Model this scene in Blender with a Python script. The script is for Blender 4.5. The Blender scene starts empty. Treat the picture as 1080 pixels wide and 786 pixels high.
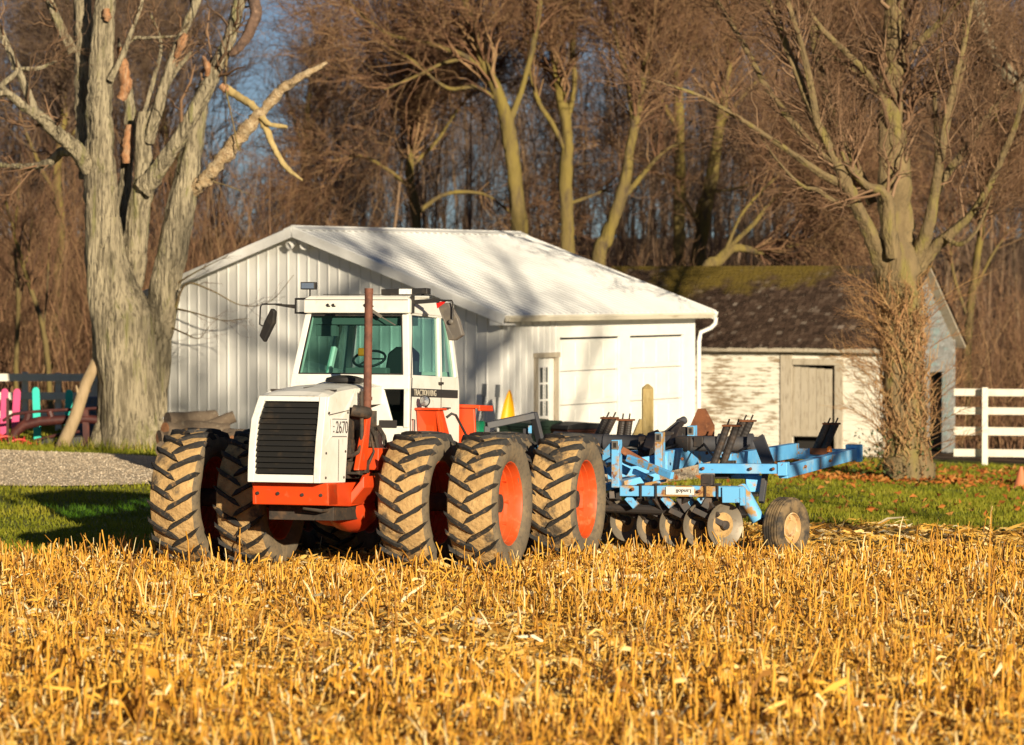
import bpy, math, random
import numpy as np
from mathutils import Vector, Matrix

sc = bpy.context.scene
COL = sc.collection
RAD = math.radians

# ------------------------------------------------------------------ camera, sky, sun, exposure
CAM_H = 3.4
PITCH = math.atan(93 / 3600)
cam_d = bpy.data.cameras.new('camera')
cam_d.sensor_width = 36.0
cam_d.lens = 120.0
cam_d.clip_start = 0.5
cam_d.clip_end = 3000
cam_d.dof.use_dof = True
cam_d.dof.focus_distance = 41.5
cam_d.dof.aperture_fstop = 2.0
cam = bpy.data.objects.new('camera', cam_d)
cam.location = (0, 0, CAM_H)
cam.rotation_euler = (RAD(90) - PITCH, 0, 0)
COL.objects.link(cam)
sc.camera = cam

SUN_AZ, SUN_EL = 23.0, 13.2          # degrees to the right of straight behind the camera; height
sd = Vector((math.sin(RAD(SUN_AZ)) * math.cos(RAD(SUN_EL)), -math.cos(RAD(SUN_AZ)) * math.cos(RAD(SUN_EL)), math.sin(RAD(SUN_EL))))
world = bpy.data.worlds.new('World')
sc.world = world
world.use_nodes = True
wn = world.node_tree
bg = wn.nodes['Background']
sky = wn.nodes.new('ShaderNodeTexSky')
sky.sky_type = 'NISHITA'
sky.sun_disc = False
sky.sun_elevation = RAD(SUN_EL)
sky.sun_rotation = RAD(180 - SUN_AZ)
sky.altitude = 2500
sky.air_density = 1.0
sky.dust_density = 0.0
sky.ozone_density = 5.0
hs = wn.nodes.new('ShaderNodeHueSaturation'); hs.inputs['Saturation'].default_value = 0.74; hs.inputs['Value'].default_value = 0.39
wn.links.new(sky.outputs[0], hs.inputs['Color']); wn.links.new(hs.outputs[0], bg.inputs[0])
bg.inputs[1].default_value = 0.085
sun_d = bpy.data.lights.new('sun', 'SUN')
sun_d.energy = 4.6
sun_d.angle = RAD(0.55)
sun_d.color = (1.0, 0.86, 0.63)
sun = bpy.data.objects.new('sun', sun_d)
sun.rotation_euler = (-sd).to_track_quat('-Z', 'Y').to_euler()
sun.location = (30, -60, 40)
COL.objects.link(sun)
sc.view_settings.view_transform = 'Standard'
sc.view_settings.look = 'None'
sc.view_settings.exposure = 0.70
sc.view_settings.gamma = 1.0
sc.view_settings.use_curve_mapping = False
sc.cycles.max_bounces = 6
sc.cycles.transparent_max_bounces = 12
sc.cycles.use_denoising = True

# ------------------------------------------------------------------ helpers
def PX(u, v, D):
    """a point of the place: picture column u, row v (1080 wide), D metres in front"""
    d = Vector(((u - 540) / 3600, 1, -(v - 393) / 3600))
    c, s = math.cos(PITCH), math.sin(PITCH)
    r = Vector((d.x, c * d.y + s * d.z, -s * d.y + c * d.z))
    k = D / r.y
    return Vector((r.x * k, D, CAM_H + r.z * k))

def sstep(a, b, x):
    t = np.clip((np.asarray(x, float) - a) / (b - a), 0, 1)
    return t * t * (3 - 2 * t)

def gz(x, y):
    x = np.asarray(x, float); y = np.asarray(y, float)
    s = sstep(48, 62, y)
    z = -0.13 * sstep(40.5, 43.8, y) * (1 - s) + s * (-0.042 * np.clip(x, -14, 14)) * (1 - sstep(90, 120, y))
    z = z + 6.0 * sstep(105, 190, y) + 0.02 * np.sin(x * 0.9) * np.sin(y * 0.7)
    return z

def GZ(x, y):
    return float(gz(x, y))

def edge_y(x):
    """far edge of the stubble field"""
    return np.interp(x, [-60, -14, -8, 0, 4.9, 7, 14, 60], [40.5, 41.3, 42.2, 46.5, 49.4, 47.8, 45.5, 44]) + 0.18 * np.sin(np.asarray(x) * 2.3) + 0.1 * np.sin(np.asarray(x) * 6.1)

def tag(o, label=None, cat=None, group=None, kind=None):
    if label: o['label'] = label
    if cat: o['category'] = cat
    if group: o['group'] = group
    if kind: o['kind'] = kind
    return o

def thing(name, label, cat, loc=(0, 0, 0), rz=0.0, group=None):
    o = bpy.data.objects.new(name, None)
    o.empty_display_size = 0.2
    o.location = loc
    o.rotation_euler = (0, 0, rz)
    COL.objects.link(o)
    return tag(o, label, cat, group)

def link_mesh(name, me, parent=None):
    o = bpy.data.objects.new(name, me)
    COL.objects.link(o)
    if parent is not None: o.parent = parent
    return o

def np_mesh(name, V, F, mats, parent=None, smooth=True, mi=None, rnd=None):
    """mesh from numpy verts (n,3) and a list of face arrays (m,k)"""
    me = bpy.data.meshes.new(name)
    V = np.ascontiguousarray(V, dtype=np.float32)
    Fs = [np.asarray(f, dtype=np.int32) for f in (F if isinstance(F, list) else [F]) if len(f)]
    me.vertices.add(len(V)); me.vertices.foreach_set('co', V.ravel())
    loops = np.concatenate([f.ravel() for f in Fs])
    tot = np.concatenate([np.full(len(f), f.shape[1], np.int32) for f in Fs])
    st = np.concatenate([[0], np.cumsum(tot)[:-1]]).astype(np.int32)
    me.loops.add(len(loops)); me.loops.foreach_set('vertex_index', loops)
    me.polygons.add(len(tot)); me.polygons.foreach_set('loop_start', st); me.polygons.foreach_set('loop_total', tot)
    me.polygons.foreach_set('use_smooth', np.full(len(tot), smooth, dtype=bool))
    for m in (mats if isinstance(mats, list) else [mats]): me.materials.append(m)
    if mi is not None: me.polygons.foreach_set('material_index', np.asarray(mi, np.int32))
    me.update(calc_edges=True)
    if rnd is not None:
        at = me.attributes.new('rnd', 'FLOAT', 'POINT'); at.data.foreach_set('value', np.asarray(rnd, np.float32))
    return link_mesh(name, me, parent)

class MB:
    """collects simple solids, then links them as ONE mesh object"""
    def __init__(self, off=(0, 0, 0)):
        self.v = []; self.f = []; self.m = []; self.off = Vector(off)
    def add(self, vs, fs, mi=0):
        b = len(self.v)
        self.v += [tuple(Vector(p) - self.off) for p in vs]
        self.f += [tuple(b + i for i in f) for f in fs]
        self.m += [mi] * len(fs)
        return self
    def box(self, lo, hi, mi=0):
        (a, b, c), (d, e, f) = lo, hi
        return self.add([(a, b, c), (d, b, c), (d, e, c), (a, e, c), (a, b, f), (d, b, f), (d, e, f), (a, e, f)],
                        [(0, 3, 2, 1), (4, 5, 6, 7), (0, 1, 5, 4), (1, 2, 6, 5), (2, 3, 7, 6), (3, 0, 4, 7)], mi)
    def bar(self, p0, p1, w, h, mi=0, up=(0, 0, 1), w2=None, h2=None):
        p0, p1 = Vector(p0), Vector(p1); t = (p1 - p0).normalized(); up = Vector(up)
        if abs(t.dot(up)) > 0.95: up = Vector((0, 1, 0))
        s = t.cross(up).normalized(); n = s.cross(t)
        w2 = w if w2 is None else w2; h2 = h if h2 is None else h2
        vs = []
        for p, ww, hh in ((p0, w, h), (p1, w2, h2)):
            vs += [p - s * ww / 2 - n * hh / 2, p + s * ww / 2 - n * hh / 2, p + s * ww / 2 + n * hh / 2, p - s * ww / 2 + n * hh / 2]
        return self.add(vs, [(0, 3, 2, 1), (4, 5, 6, 7), (0, 1, 5, 4), (1, 2, 6, 5), (2, 3, 7, 6), (3, 0, 4, 7)], mi)
    def tube(self, pts, r, n=10, mi=0, caps=True):
        pts = [Vector(p) for p in pts]
        rs = r if isinstance(r, (list, tuple)) else [r] * len(pts)
        vs = []; a = None
        for i, p in enumerate(pts):
            t = (pts[min(i + 1, len(pts) - 1)] - pts[max(i - 1, 0)]).normalized()
            if a is None: a = t.cross(Vector((0, 0, 1)) if abs(t.z) < 0.9 else Vector((1, 0, 0)))
            a = (a - t * a.dot(t)).normalized(); b = t.cross(a)
            for k in range(n):
                an = 2 * math.pi * k / n
                vs.append(p + (a * math.cos(an) + b * math.sin(an)) * rs[i])
        fs = []
        for i in range(len(pts) - 1):
            for k in range(n):
                k2 = (k + 1) % n
                fs.append((i * n + k, i * n + k2, (i + 1) * n + k2, (i + 1) * n + k))
        if caps:
            fs.append(tuple(range(n - 1, -1, -1))); fs.append(tuple((len(pts) - 1) * n + k for k in range(n)))
        return self.add(vs, fs, mi)
    def prism(self, poly, d, mi=0):
        """poly: 3D points of a flat outline, d: thickness vector"""
        n = len(poly); d = Vector(d); P = [Vector(p) for p in poly]
        fs = [tuple(range(n - 1, -1, -1)), tuple(range(n, 2 * n))]
        fs += [(i, (i + 1) % n, n + (i + 1) % n, n + i) for i in range(n)]
        return self.add(P + [p + d for p in P], fs, mi)
    def lathe(self, prof, c=(0, 0, 0), axis=(1, 0, 0), n=40, mi=0):
        """prof: list of (radius, along axis)"""
        ax = Vector(axis).normalized(); ref = Vector((0, 0, 1)) if abs(ax.z) < 0.9 else Vector((1, 0, 0))
        a = ax.cross(ref).normalized(); b = ax.cross(a); c = Vector(c); vs = []; fs = []
        for r, x in prof:
            for k in range(n):
                an = 2 * math.pi * k / n
                vs.append(c + ax * x + (a * math.cos(an) + b * math.sin(an)) * max(r, 1e-4))
        for i in range(len(prof) - 1):
            for k in range(n):
                k2 = (k + 1) % n
                fs.append((i * n + k, i * n + k2, (i + 1) * n + k2, (i + 1) * n + k))
        return self.add(vs, fs, mi)
    def build(self, name, mats, parent=None, bevel=0.0, smooth=None):
        me = bpy.data.meshes.new(name)
        me.from_pydata(self.v, [], self.f)
        for m in (mats if isinstance(mats, list) else [mats]): me.materials.append(m)
        me.polygons.foreach_set('material_index', self.m)
        me.update()
        import bmesh
        bm = bmesh.new(); bm.from_mesh(me); bmesh.ops.recalc_face_normals(bm, faces=bm.faces); bm.to_mesh(me); bm.free()
        if smooth:
            me.polygons.foreach_set('use_smooth', [True] * len(me.polygons))
            me.set_sharp_from_angle(angle=RAD(smooth))
        o = link_mesh(name, me, parent)
        if bevel:
            b = o.modifiers.new('bevel', 'BEVEL'); b.width = bevel; b.segments = 2; b.limit_method = 'ANGLE'; b.angle_limit = RAD(40)
        return o

# ------------------------------------------------------------------ materials
def mat(name, col, rough=0.6, metal=0.0, spec=0.4, layers=(), bump=None, stretch=None):
    """layers: (scale, colour, low, high, detail) each mixed over the base by noise"""
    m = bpy.data.materials.new(name); m.use_nodes = True
    nt = m.node_tree; b = nt.nodes['Principled BSDF']
    b.inputs['Roughness'].default_value = rough; b.inputs['Metallic'].default_value = metal
    b.inputs['Specular IOR Level'].default_value = spec
    tc = nt.nodes.new('ShaderNodeTexCoord'); src = tc.outputs['Object']
    if stretch:
        mp = nt.nodes.new('ShaderNodeMapping'); mp.inputs['Scale'].default_value = stretch
        nt.links.new(src, mp.inputs[0]); src = mp.outputs[0]
    prev = None
    for i, L in enumerate(layers):
        sca, c2, lo, hi = L[:4]
        n = nt.nodes.new('ShaderNodeTexNoise'); n.inputs['Scale'].default_value = sca
        n.inputs['Detail'].default_value = L[4] if len(L) > 4 else 5; n.inputs['Roughness'].default_value = 0.62
        n.noise_dimensions = '4D'; n.inputs['W'].default_value = 3.7 * i + len(name)
        nt.links.new(src, n.inputs['Vector'])
        r = nt.nodes.new('ShaderNodeMapRange'); r.inputs['From Min'].default_value = lo; r.inputs['From Max'].default_value = hi
        nt.links.new(n.outputs[0], r.inputs[0])
        mx = nt.nodes.new('ShaderNodeMix'); mx.data_type = 'RGBA'
        if prev is None: mx.inputs[6].default_value = (*col, 1)
        else: nt.links.new(prev, mx.inputs[6])
        mx.inputs[7].default_value = (*c2, 1)
        nt.links.new(r.outputs[0], mx.inputs[0]); prev = mx.outputs[2]
    if prev is None: b.inputs['Base Color'].default_value = (*col, 1)
    else: nt.links.new(prev, b.inputs['Base Color'])
    if bump:
        n = nt.nodes.new('ShaderNodeTexNoise'); n.inputs['Scale'].default_value = bump[0]; n.inputs['Detail'].default_value = 6
        nt.links.new(src, n.inputs['Vector'])
        bp = nt.nodes.new('ShaderNodeBump'); bp.inputs['Strength'].default_value = bump[1]; bp.inputs['Distance'].default_value = bump[2]
        nt.links.new(n.outputs[0], bp.inputs['Height']); nt.links.new(bp.outputs[0], b.inputs['Normal'])
    return m

def ramp_mat(name, stops, rough=0.6, spec=0.3, translucent=0.0):
    """colour from the per-piece random attribute"""
    m = bpy.data.materials.new(name); m.use_nodes = True
    nt = m.node_tree; b = nt.nodes['Principled BSDF']
    b.inputs['Roughness'].default_value = rough; b.inputs['Specular IOR Level'].default_value = spec
    a = nt.nodes.new('ShaderNodeAttribute'); a.attribute_name = 'rnd'
    r = nt.nodes.new('ShaderNodeValToRGB'); e = r.color_ramp.elements
    e[0].position, e[0].color = stops[0][0], (*stops[0][1], 1)
    e[1].position, e[1].color = stops[-1][0], (*stops[-1][1], 1)
    for p, c in stops[1:-1]:
        k = e.new(p); k.color = (*c, 1)
    nt.links.new(a.outputs['Fac'], r.inputs[0]); nt.links.new(r.outputs[0], b.inputs['Base Color'])
    if translucent:
        t = nt.nodes.new('ShaderNodeBsdfTranslucent'); nt.links.new(r.outputs[0], t.inputs[0])
        mx = nt.nodes.new('ShaderNodeMixShader'); mx.inputs[0].default_value = translucent
        nt.links.new(b.outputs[0], mx.inputs[1]); nt.links.new(t.outputs[0], mx.inputs[2])
        nt.links.new(mx.outputs[0], nt.nodes['Material Output'].inputs[0])
    return m

def glass_mat(name, tint, gloss=0.1):
    m = bpy.data.materials.new(name); m.use_nodes = True
    nt = m.node_tree; nt.nodes.remove(nt.nodes['Principled BSDF'])
    t = nt.nodes.new('ShaderNodeBsdfTransparent'); t.inputs[0].default_value = (*tint, 1)
    g = nt.nodes.new('ShaderNodeBsdfGlossy'); g.inputs['Roughness'].default_value = 0.04
    fr = nt.nodes.new('ShaderNodeLayerWeight'); fr.inputs[0].default_value = 0.12
    mx = nt.nodes.new('ShaderNodeMixShader')
    nt.links.new(fr.outputs['Facing'], mx.inputs[0]); nt.links.new(t.outputs[0], mx.inputs[1]); nt.links.new(g.outputs[0], mx.inputs[2])
    nt.links.new(mx.outputs[0], nt.nodes['Material Output'].inputs[0])
    return m

M = {}
M['soil'] = mat('soil', (0.36, 0.22, 0.075), 0.9, layers=[(1.2, (0.38, 0.23, 0.075), .4, .65), (14, (0.17, 0.10, 0.045), .5, .7), (40, (0.50, 0.33, 0.11), .52, .68)], bump=(22, 0.8, 0.05))
M['lawn'] = mat('lawn', (0.14, 0.155, 0.014), 0.9, layers=[(0.35, (0.19, 0.18, 0.018), .4, .65), (3, (0.07, 0.11, 0.01), .5, .7), (30, (0.15, 0.14, 0.025), .55, .75)], bump=(30, 0.9, 0.05))
M['litter'] = mat('leaf_litter', (0.09, 0.052, 0.028), 0.95, layers=[(0.5, (0.13, 0.075, 0.036), .4, .6), (9, (0.08, 0.045, 0.025), .5, .7)], bump=(12, 0.8, 0.1))
M['gravel'] = mat('gravel', (0.50, 0.39, 0.26), 0.95, layers=[(1.5, (0.58, 0.47, 0.33), .4, .65), (45, (0.27, 0.21, 0.15), .5, .7)], bump=(60, 0.8, 0.03))
M['white_tin'] = mat('white_tin', (0.74, 0.73, 0.70), 0.38, spec=0.5, layers=[(0.5, (0.66, 0.65, 0.62), .45, .75), (7, (0.62, 0.60, 0.55), .62, .8)], stretch=(3, 3, 0.4))
M['roof_tin'] = mat('roof_tin', (0.79, 0.79, 0.77), 0.35, spec=0.5, layers=[(1.2, (0.72, 0.71, 0.69), .45, .7)])
M['white_trim'] = mat('white_trim', (0.78, 0.77, 0.74), 0.5, layers=[(3, (0.70, 0.68, 0.63), .5, .75)])
M['door_white'] = mat('door_white', (0.80, 0.79, 0.74), 0.45, layers=[(1.5, (0.74, 0.72, 0.66), .45, .7)])
M['gutter'] = mat('gutter_paint', (0.70, 0.64, 0.52), 0.45, layers=[(4, (0.5, 0.42, 0.30), .55, .7)], stretch=(.4, .4, 3))
M['dark_gap'] = mat('dark_gap', (0.02, 0.018, 0.016), 0.9)  # near-black for gaps, also for the shade inside the shed openings
M['win_dark'] = mat('window_dark', (0.05, 0.06, 0.06), 0.1, spec=0.6)
M['old_wood'] = mat('old_wood', (0.42, 0.36, 0.27), 0.85, layers=[(2.2, (0.46, 0.40, 0.31), .42, .62), (9, (0.20, 0.155, 0.11), .52, .7)], bump=(14, 0.5, 0.01), stretch=(4, 4, 0.5))
M['red'] = mat('tractor_red', (0.72, 0.065, 0.008), 0.45, spec=0.45, layers=[(2.4, (0.52, 0.05, 0.012), .45, .70), (7, (0.46, 0.13, 0.05), .58, .74), (22, (0.14, 0.05, 0.02), .67, .76)])
M['rim_red'] = mat('rim_red', (0.62, 0.075, 0.012), 0.5, layers=[(3.5, (0.46, 0.10, 0.03), .42, .66), (7, (0.50, 0.20, 0.08), .56, .74)])
M['white'] = mat('tractor_white', (0.79, 0.77, 0.71), 0.42, spec=0.45, layers=[(2.2, (0.68, 0.65, 0.56), .46, .70), (8, (0.60, 0.54, 0.42), .60, .74), (30, (0.30, 0.20, 0.12), .70, .78)], bump=(2.5, .12, .01))
M['black'] = mat('black_metal', (0.022, 0.020, 0.019), 0.5, layers=[(9, (0.06, 0.048, 0.036), .5, .75)])
M['grille'] = mat('grille_black', (0.018, 0.017, 0.016), 0.55, layers=[(6, (0.05, 0.036, 0.024), .55, .75)])
M['grime'] = mat('grimy_engine', (0.045, 0.034, 0.026), 0.7, layers=[(7, (0.13, 0.075, 0.04), .5, .7), (15, (0.02, 0.018, 0.016), .5, .65)])
M['stripe'] = mat('stripe_black', (0.035, 0.032, 0.03), 0.5)
M['rust_pipe'] = mat('rusty_pipe', (0.17, 0.065, 0.04), 0.75, layers=[(9, (0.10, 0.04, 0.028), .45, .65), (26, (0.27, 0.12, 0.07), .58, .75)])
M['rubber'] = mat('tyre_rubber', (0.022, 0.021, 0.021), 0.75, layers=[(11, (0.25, 0.15, 0.065), .56, .68), (30, (0.05, 0.042, 0.034), .5, .7)], bump=(35, 0.4, 0.01))
M['mud'] = mat('dried_mud', (0.46, 0.29, 0.12), 0.95, layers=[(3.2, (0.33, 0.20, 0.08), .48, .68), (11, (0.54, 0.355, 0.155), .5, .68), (26, (0.16, 0.095, 0.047), .6, .74), (1.9, (0.10, 0.075, 0.05), .535, .61)], bump=(20, 0.9, 0.025))
M['sidewall'] = mat('muddy_sidewall', (0.15, 0.118, 0.08), 0.9, layers=[(4, (0.24, 0.175, 0.10), .45, .65), (18, (0.09, 0.075, 0.055), .5, .7)], bump=(24, 0.5, 0.01))
M['blue'] = mat('plough_blue', (0.14, 0.47, 0.85), 0.5, layers=[(2.2, (0.10, 0.37, 0.74), .45, .7), (5, (0.42, 0.27, 0.12), .575, .63), (17, (0.17, 0.06, 0.03), .62, .70), (2.8, (0.30, 0.50, 0.70), .55, .7)])
M['blue_worn'] = mat('plough_blue_worn', (0.15, 0.46, 0.80), 0.6, layers=[(3.0, (0.42, 0.25, 0.09), .49, .56), (9, (0.20, 0.075, 0.035), .58, .66)])
M['rust'] = mat('rust', (0.21, 0.075, 0.03), 0.85, layers=[(6, (0.12, 0.045, 0.022), .45, .65), (18, (0.33, 0.14, 0.06), .55, .72)])
M['iron'] = mat('dark_iron', (0.042, 0.036, 0.034), 0.55, metal=0.2, layers=[(6, (0.09, 0.06, 0.042), .5, .68), (20, (0.16, 0.075, 0.04), .62, .75)])
M['tube_grey'] = mat('tube_dark_grey', (0.062, 0.062, 0.070), 0.5, layers=[(4, (0.10, 0.085, 0.075), .5, .7), (12, (0.20, 0.09, 0.05), .66, .74)])
M['disc'] = mat('disc_steel', (0.20, 0.17, 0.13), 0.5, metal=0.3, layers=[(5, (0.27, 0.22, 0.16), .45, .65), (14, (0.13, 0.09, 0.06), .55, .7)])
M['chrome'] = mat('lamp_chrome', (0.7, 0.7, 0.7), 0.15, metal=0.9)
M['mirror_grey'] = mat('mirror_back', (0.13, 0.115, 0.10), 0.5, layers=[(9, (0.20, 0.17, 0.13), .5, .7)])
M['lamp_red'] = mat('lens_red', (0.75, 0.02, 0.015), 0.3)
M['lamp_orange'] = mat('lens_orange', (0.8, 0.22, 0.02), 0.3)
M['seat'] = mat('seat_black', (0.02, 0.022, 0.025), 0.7)
M['cab_in'] = mat('cab_interior', (0.12, 0.13, 0.12), 0.8)
M['glass'] = glass_mat('tinted_glass', (0.50, 0.78, 0.72))
M['glass_side'] = glass_mat('tinted_glass_side', (0.50, 0.76, 0.68))
M['decal'] = mat('decal_white', (0.78, 0.76, 0.72), 0.5, layers=[(40, (0.6, 0.55, 0.48), .5, .7)])
M['letter_tan'] = mat('letter_tan', (0.62, 0.56, 0.44), 0.5)
M['letter_dark'] = mat('letter_dark', (0.06, 0.05, 0.045), 0.6)
M['bark_pale'] = mat('bark_pale', (0.30, 0.25, 0.165), 0.92, layers=[(1.6, (0.38, 0.32, 0.21), .42, .62), (4, (0.14, 0.115, 0.072), .48, .62), (10, (0.075, 0.06, 0.04), .53, .64), (2.4, (0.20, 0.185, 0.075), .56, .68)], bump=(7, 1.0, 0.12), stretch=(2.6, 2.6, 0.42))
M['bark_moss'] = mat('bark_mossy', (0.17, 0.12, 0.06), 0.9, layers=[(1.3, (0.23, 0.165, 0.08), .42, .62), (5, (0.14, 0.105, 0.055), .5, .68), (2.0, (0.205, 0.165, 0.05), .5, .64)], bump=(10, 0.9, 0.05), stretch=(2.2, 2.2, 0.6))
M['bark_far'] = mat('bark_far', (0.15, 0.11, 0.042), 0.95, layers=[(0.8, (0.20, 0.15, 0.036), .42, .62), (3, (0.09, 0.064, 0.036), .5, .64)], bump=(6, 0.8, 0.06), stretch=(1.5, 1.5, 0.5))
M['dead_wood'] = mat('dead_wood', (0.44, 0.31, 0.17), 0.85, layers=[(3, (0.56, 0.44, 0.28), .45, .65), (8, (0.24, 0.14, 0.07), .52, .66), (26, (0.15, 0.09, 0.05), .58, .7)], stretch=(2.5, 2.5, 2.5), bump=(12, 1.0, 0.05))
M['split_wood'] = mat('split_wood', (0.36, 0.17, 0.075), 0.9, layers=[(5, (0.42, 0.27, 0.16), .45, .65), (14, (0.16, 0.08, 0.045), .5, .65)], stretch=(3, 3, .7), bump=(14, .8, .03))
M['twig'] = ramp_mat('twigs', [(0, (0.10, 0.062, 0.036)), (.5, (0.19, 0.105, 0.058)), (1, (0.27, 0.17, 0.10))], 0.85)
M['twig_rust'] = ramp_mat('twigs_rust', [(0, (0.11, 0.058, 0.036)), (.5, (0.22, 0.115, 0.062)), (1, (0.32, 0.20, 0.10))], 0.85)
M['twig_grey'] = ramp_mat('twigs_grey', [(0, (0.085, 0.058, 0.044)), (.5, (0.155, 0.098, 0.066)), (1, (0.23, 0.155, 0.095))], 0.9)
M['straw'] = ramp_mat('straw', [(0, (0.19, 0.075, 0.014)), (.22, (0.45, 0.20, 0.024)), (.55, (0.77, 0.375, 0.036)), (.85, (0.83, 0.49, 0.085)), (1, (0.90, 0.78, 0.48))], 0.5, 0.35, 0.15)
M['leafy_straw'] = ramp_mat('leafy_straw', [(0, (0.26, 0.12, 0.028)), (.3, (0.52, 0.27, 0.045)), (0.65, (0.78, 0.445, 0.075)), (.9, (0.78, 0.56, 0.20)), (1, (0.90, 0.80, 0.58))], 0.55, 0.3, 0.2)
M['grass'] = ramp_mat('grass_blades', [(0, (0.13, 0.16, 0.012)), (.5, (0.25, 0.255, 0.018)), (.85, (0.34, 0.29, 0.035)), (1, (0.44, 0.33, 0.09))], 0.6, 0.2, 0.3)
M['brush'] = ramp_mat('rusty_brush', [(0, (0.20, 0.10, 0.05)), (.5, (0.34, 0.18, 0.08)), (1, (0.46, 0.29, 0.13))], 0.85)
M['leaf'] = ramp_mat('fallen_leaves', [(0, (0.20, 0.055, 0.015)), (.5, (0.38, 0.12, 0.022)), (1, (0.42, 0.22, 0.06))], 0.8, 0.2)
M['ivy'] = ramp_mat('evergreen_leaves', [(0, (0.02, 0.04, 0.01)), (1, (0.06, 0.09, 0.02))], 0.6)

# ------------------------------------------------------------------ batch tubes and branching (numpy)
def tubes(P, R, sides=3):
    """P (N,K,3) centre lines, R (N,K) radii -> verts, quads"""
    N, K, _ = P.shape
    T = np.empty_like(P); T[:, 1:-1] = P[:, 2:] - P[:, :-2]; T[:, 0] = P[:, 1] - P[:, 0]; T[:, -1] = P[:, -1] - P[:, -2]
    T /= np.linalg.norm(T, axis=2, keepdims=True) + 1e-9
    m = T.mean(1); ref = np.zeros((N, 3)); ax = np.argmin(np.abs(m), axis=1); ref[np.arange(N), ax] = 1
    A = np.cross(T, ref[:, None, :]); A /= np.linalg.norm(A, axis=2, keepdims=True) + 1e-9
    B = np.cross(T, A)
    an = np.arange(sides) * 2 * np.pi / sides
    V = P[:, :, None, :] + (A[:, :, None, :] * np.cos(an)[None, None, :, None] + B[:, :, None, :] * np.sin(an)[None, None, :, None]) * R[:, :, None, None]
    idx = np.arange(N * K * sides).reshape(N, K, sides)
    a = idx[:, :-1, :]; b = np.roll(idx, -1, axis=2)[:, :-1, :]; c = np.roll(idx, -1, axis=2)[:, 1:, :]; d = idx[:, 1:, :]
    F = np.stack([a, b, c, d], axis=-1).reshape(-1, 4)
    return V.reshape(-1, 3), F

def resample(pts, rad, k):
    pts = np.asarray(pts, float); rad = np.asarray(rad, float); n = len(pts)
    if n == 2: ext = np.vstack([2 * pts[0] - pts[1], pts, 2 * pts[1] - pts[0]])
    else: ext = np.vstack([2 * pts[0] - pts[1], pts, 2 * pts[-1] - pts[-2]])
    t = np.linspace(0, n - 1 - 1e-6, k); i = t.astype(int); f = (t - i)[:, None]
    p0, p1, p2, p3 = ext[i], ext[i + 1], ext[i + 2], ext[i + 3]
    P = 0.5 * ((2 * p1) + (-p0 + p2) * f + (2 * p0 - 5 * p1 + 4 * p2 - p3) * f ** 2 + (-p0 + 3 * p1 - 3 * p2 + p3) * f ** 3)
    return P, np.interp(t, np.arange(n), rad)

def spawn(rng, P, R, n, L, spread=0.9, up=0.25, rs=0.55, K=5, t0=0.25, rmin=0.003, bend=0.25, rmax=9.0, droop=0.0):
    """n children spread over the given branches (N,K,3)"""
    N, Kp, _ = P.shape
    ln = np.linalg.norm(np.diff(P, axis=1), axis=2).sum(1)
    pi = rng.choice(N, n, p=ln / ln.sum())
    t = (t0 + (1 - t0) * rng.random(n) ** 0.8) * (Kp - 1) * 0.999
    i = t.astype(int); f = (t - i)[:, None]
    pos = P[pi, i] * (1 - f) + P[pi, i + 1] * f
    tan = P[pi, i + 1] - P[pi, i]; tan /= np.linalg.norm(tan, axis=1, keepdims=True) + 1e-9
    pr = (R[pi, i] * (1 - f[:, 0]) + R[pi, i + 1] * f[:, 0])
    rv = rng.normal(size=(n, 3)); rv -= tan * (rv * tan).sum(1, keepdims=True); rv /= np.linalg.norm(rv, axis=1, keepdims=True) + 1e-9
    sp = spread * (0.6 + 0.8 * rng.random((n, 1)))
    d = tan + rv * sp; d[:, 2] += up; d /= np.linalg.norm(d, axis=1, keepdims=True)
    l = (L[0] + (L[1] - L[0]) * rng.random(n)) * (1.1 - 0.5 * t / (Kp - 1))
    s = np.linspace(0, 1, K)
    bv = rng.normal(size=(n, 3)) * bend; bv[:, 2] += up * 0.5 - droop
    wob = rng.normal(size=(n, K, 3)) * 0.05; wob[:, 0] = 0
    C = pos[:, None, :] + d[:, None, :] * (s[None, :, None] * l[:, None, None]) + bv[:, None, :] * (s[None, :, None] ** 2 * l[:, None, None] * 0.5) + wob * l[:, None, None]
    r0 = np.clip(pr * rs, rmin, rmax)
    RR = r0[:, None] * (1 - 0.75 * s[None, :])
    return C, np.maximum(RR, rmin * 0.5)

def cat(parts):
    V = []; F = []; o = 0
    for v, f in parts:
        V.append(v); F.append(f + o); o += len(v)
    return np.vstack(V), np.vstack(F)

def limbs_mesh(limbs, k=14, sides=10, rough=0.06, seed=1):
    """explicit limbs [(pts, radii)] -> arrays"""
    rng = np.random.default_rng(seed); Ps = []; Rs = []
    for pts, rad in limbs:
        P, R = resample(pts, rad, k)
        R = R * (1 + rough * rng.normal(size=k))
        P = P + rng.normal(size=P.shape) * (R[:, None] * 0.10)
        Ps.append(P); Rs.append(R)
    return np.array(Ps), np.array(Rs)

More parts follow.
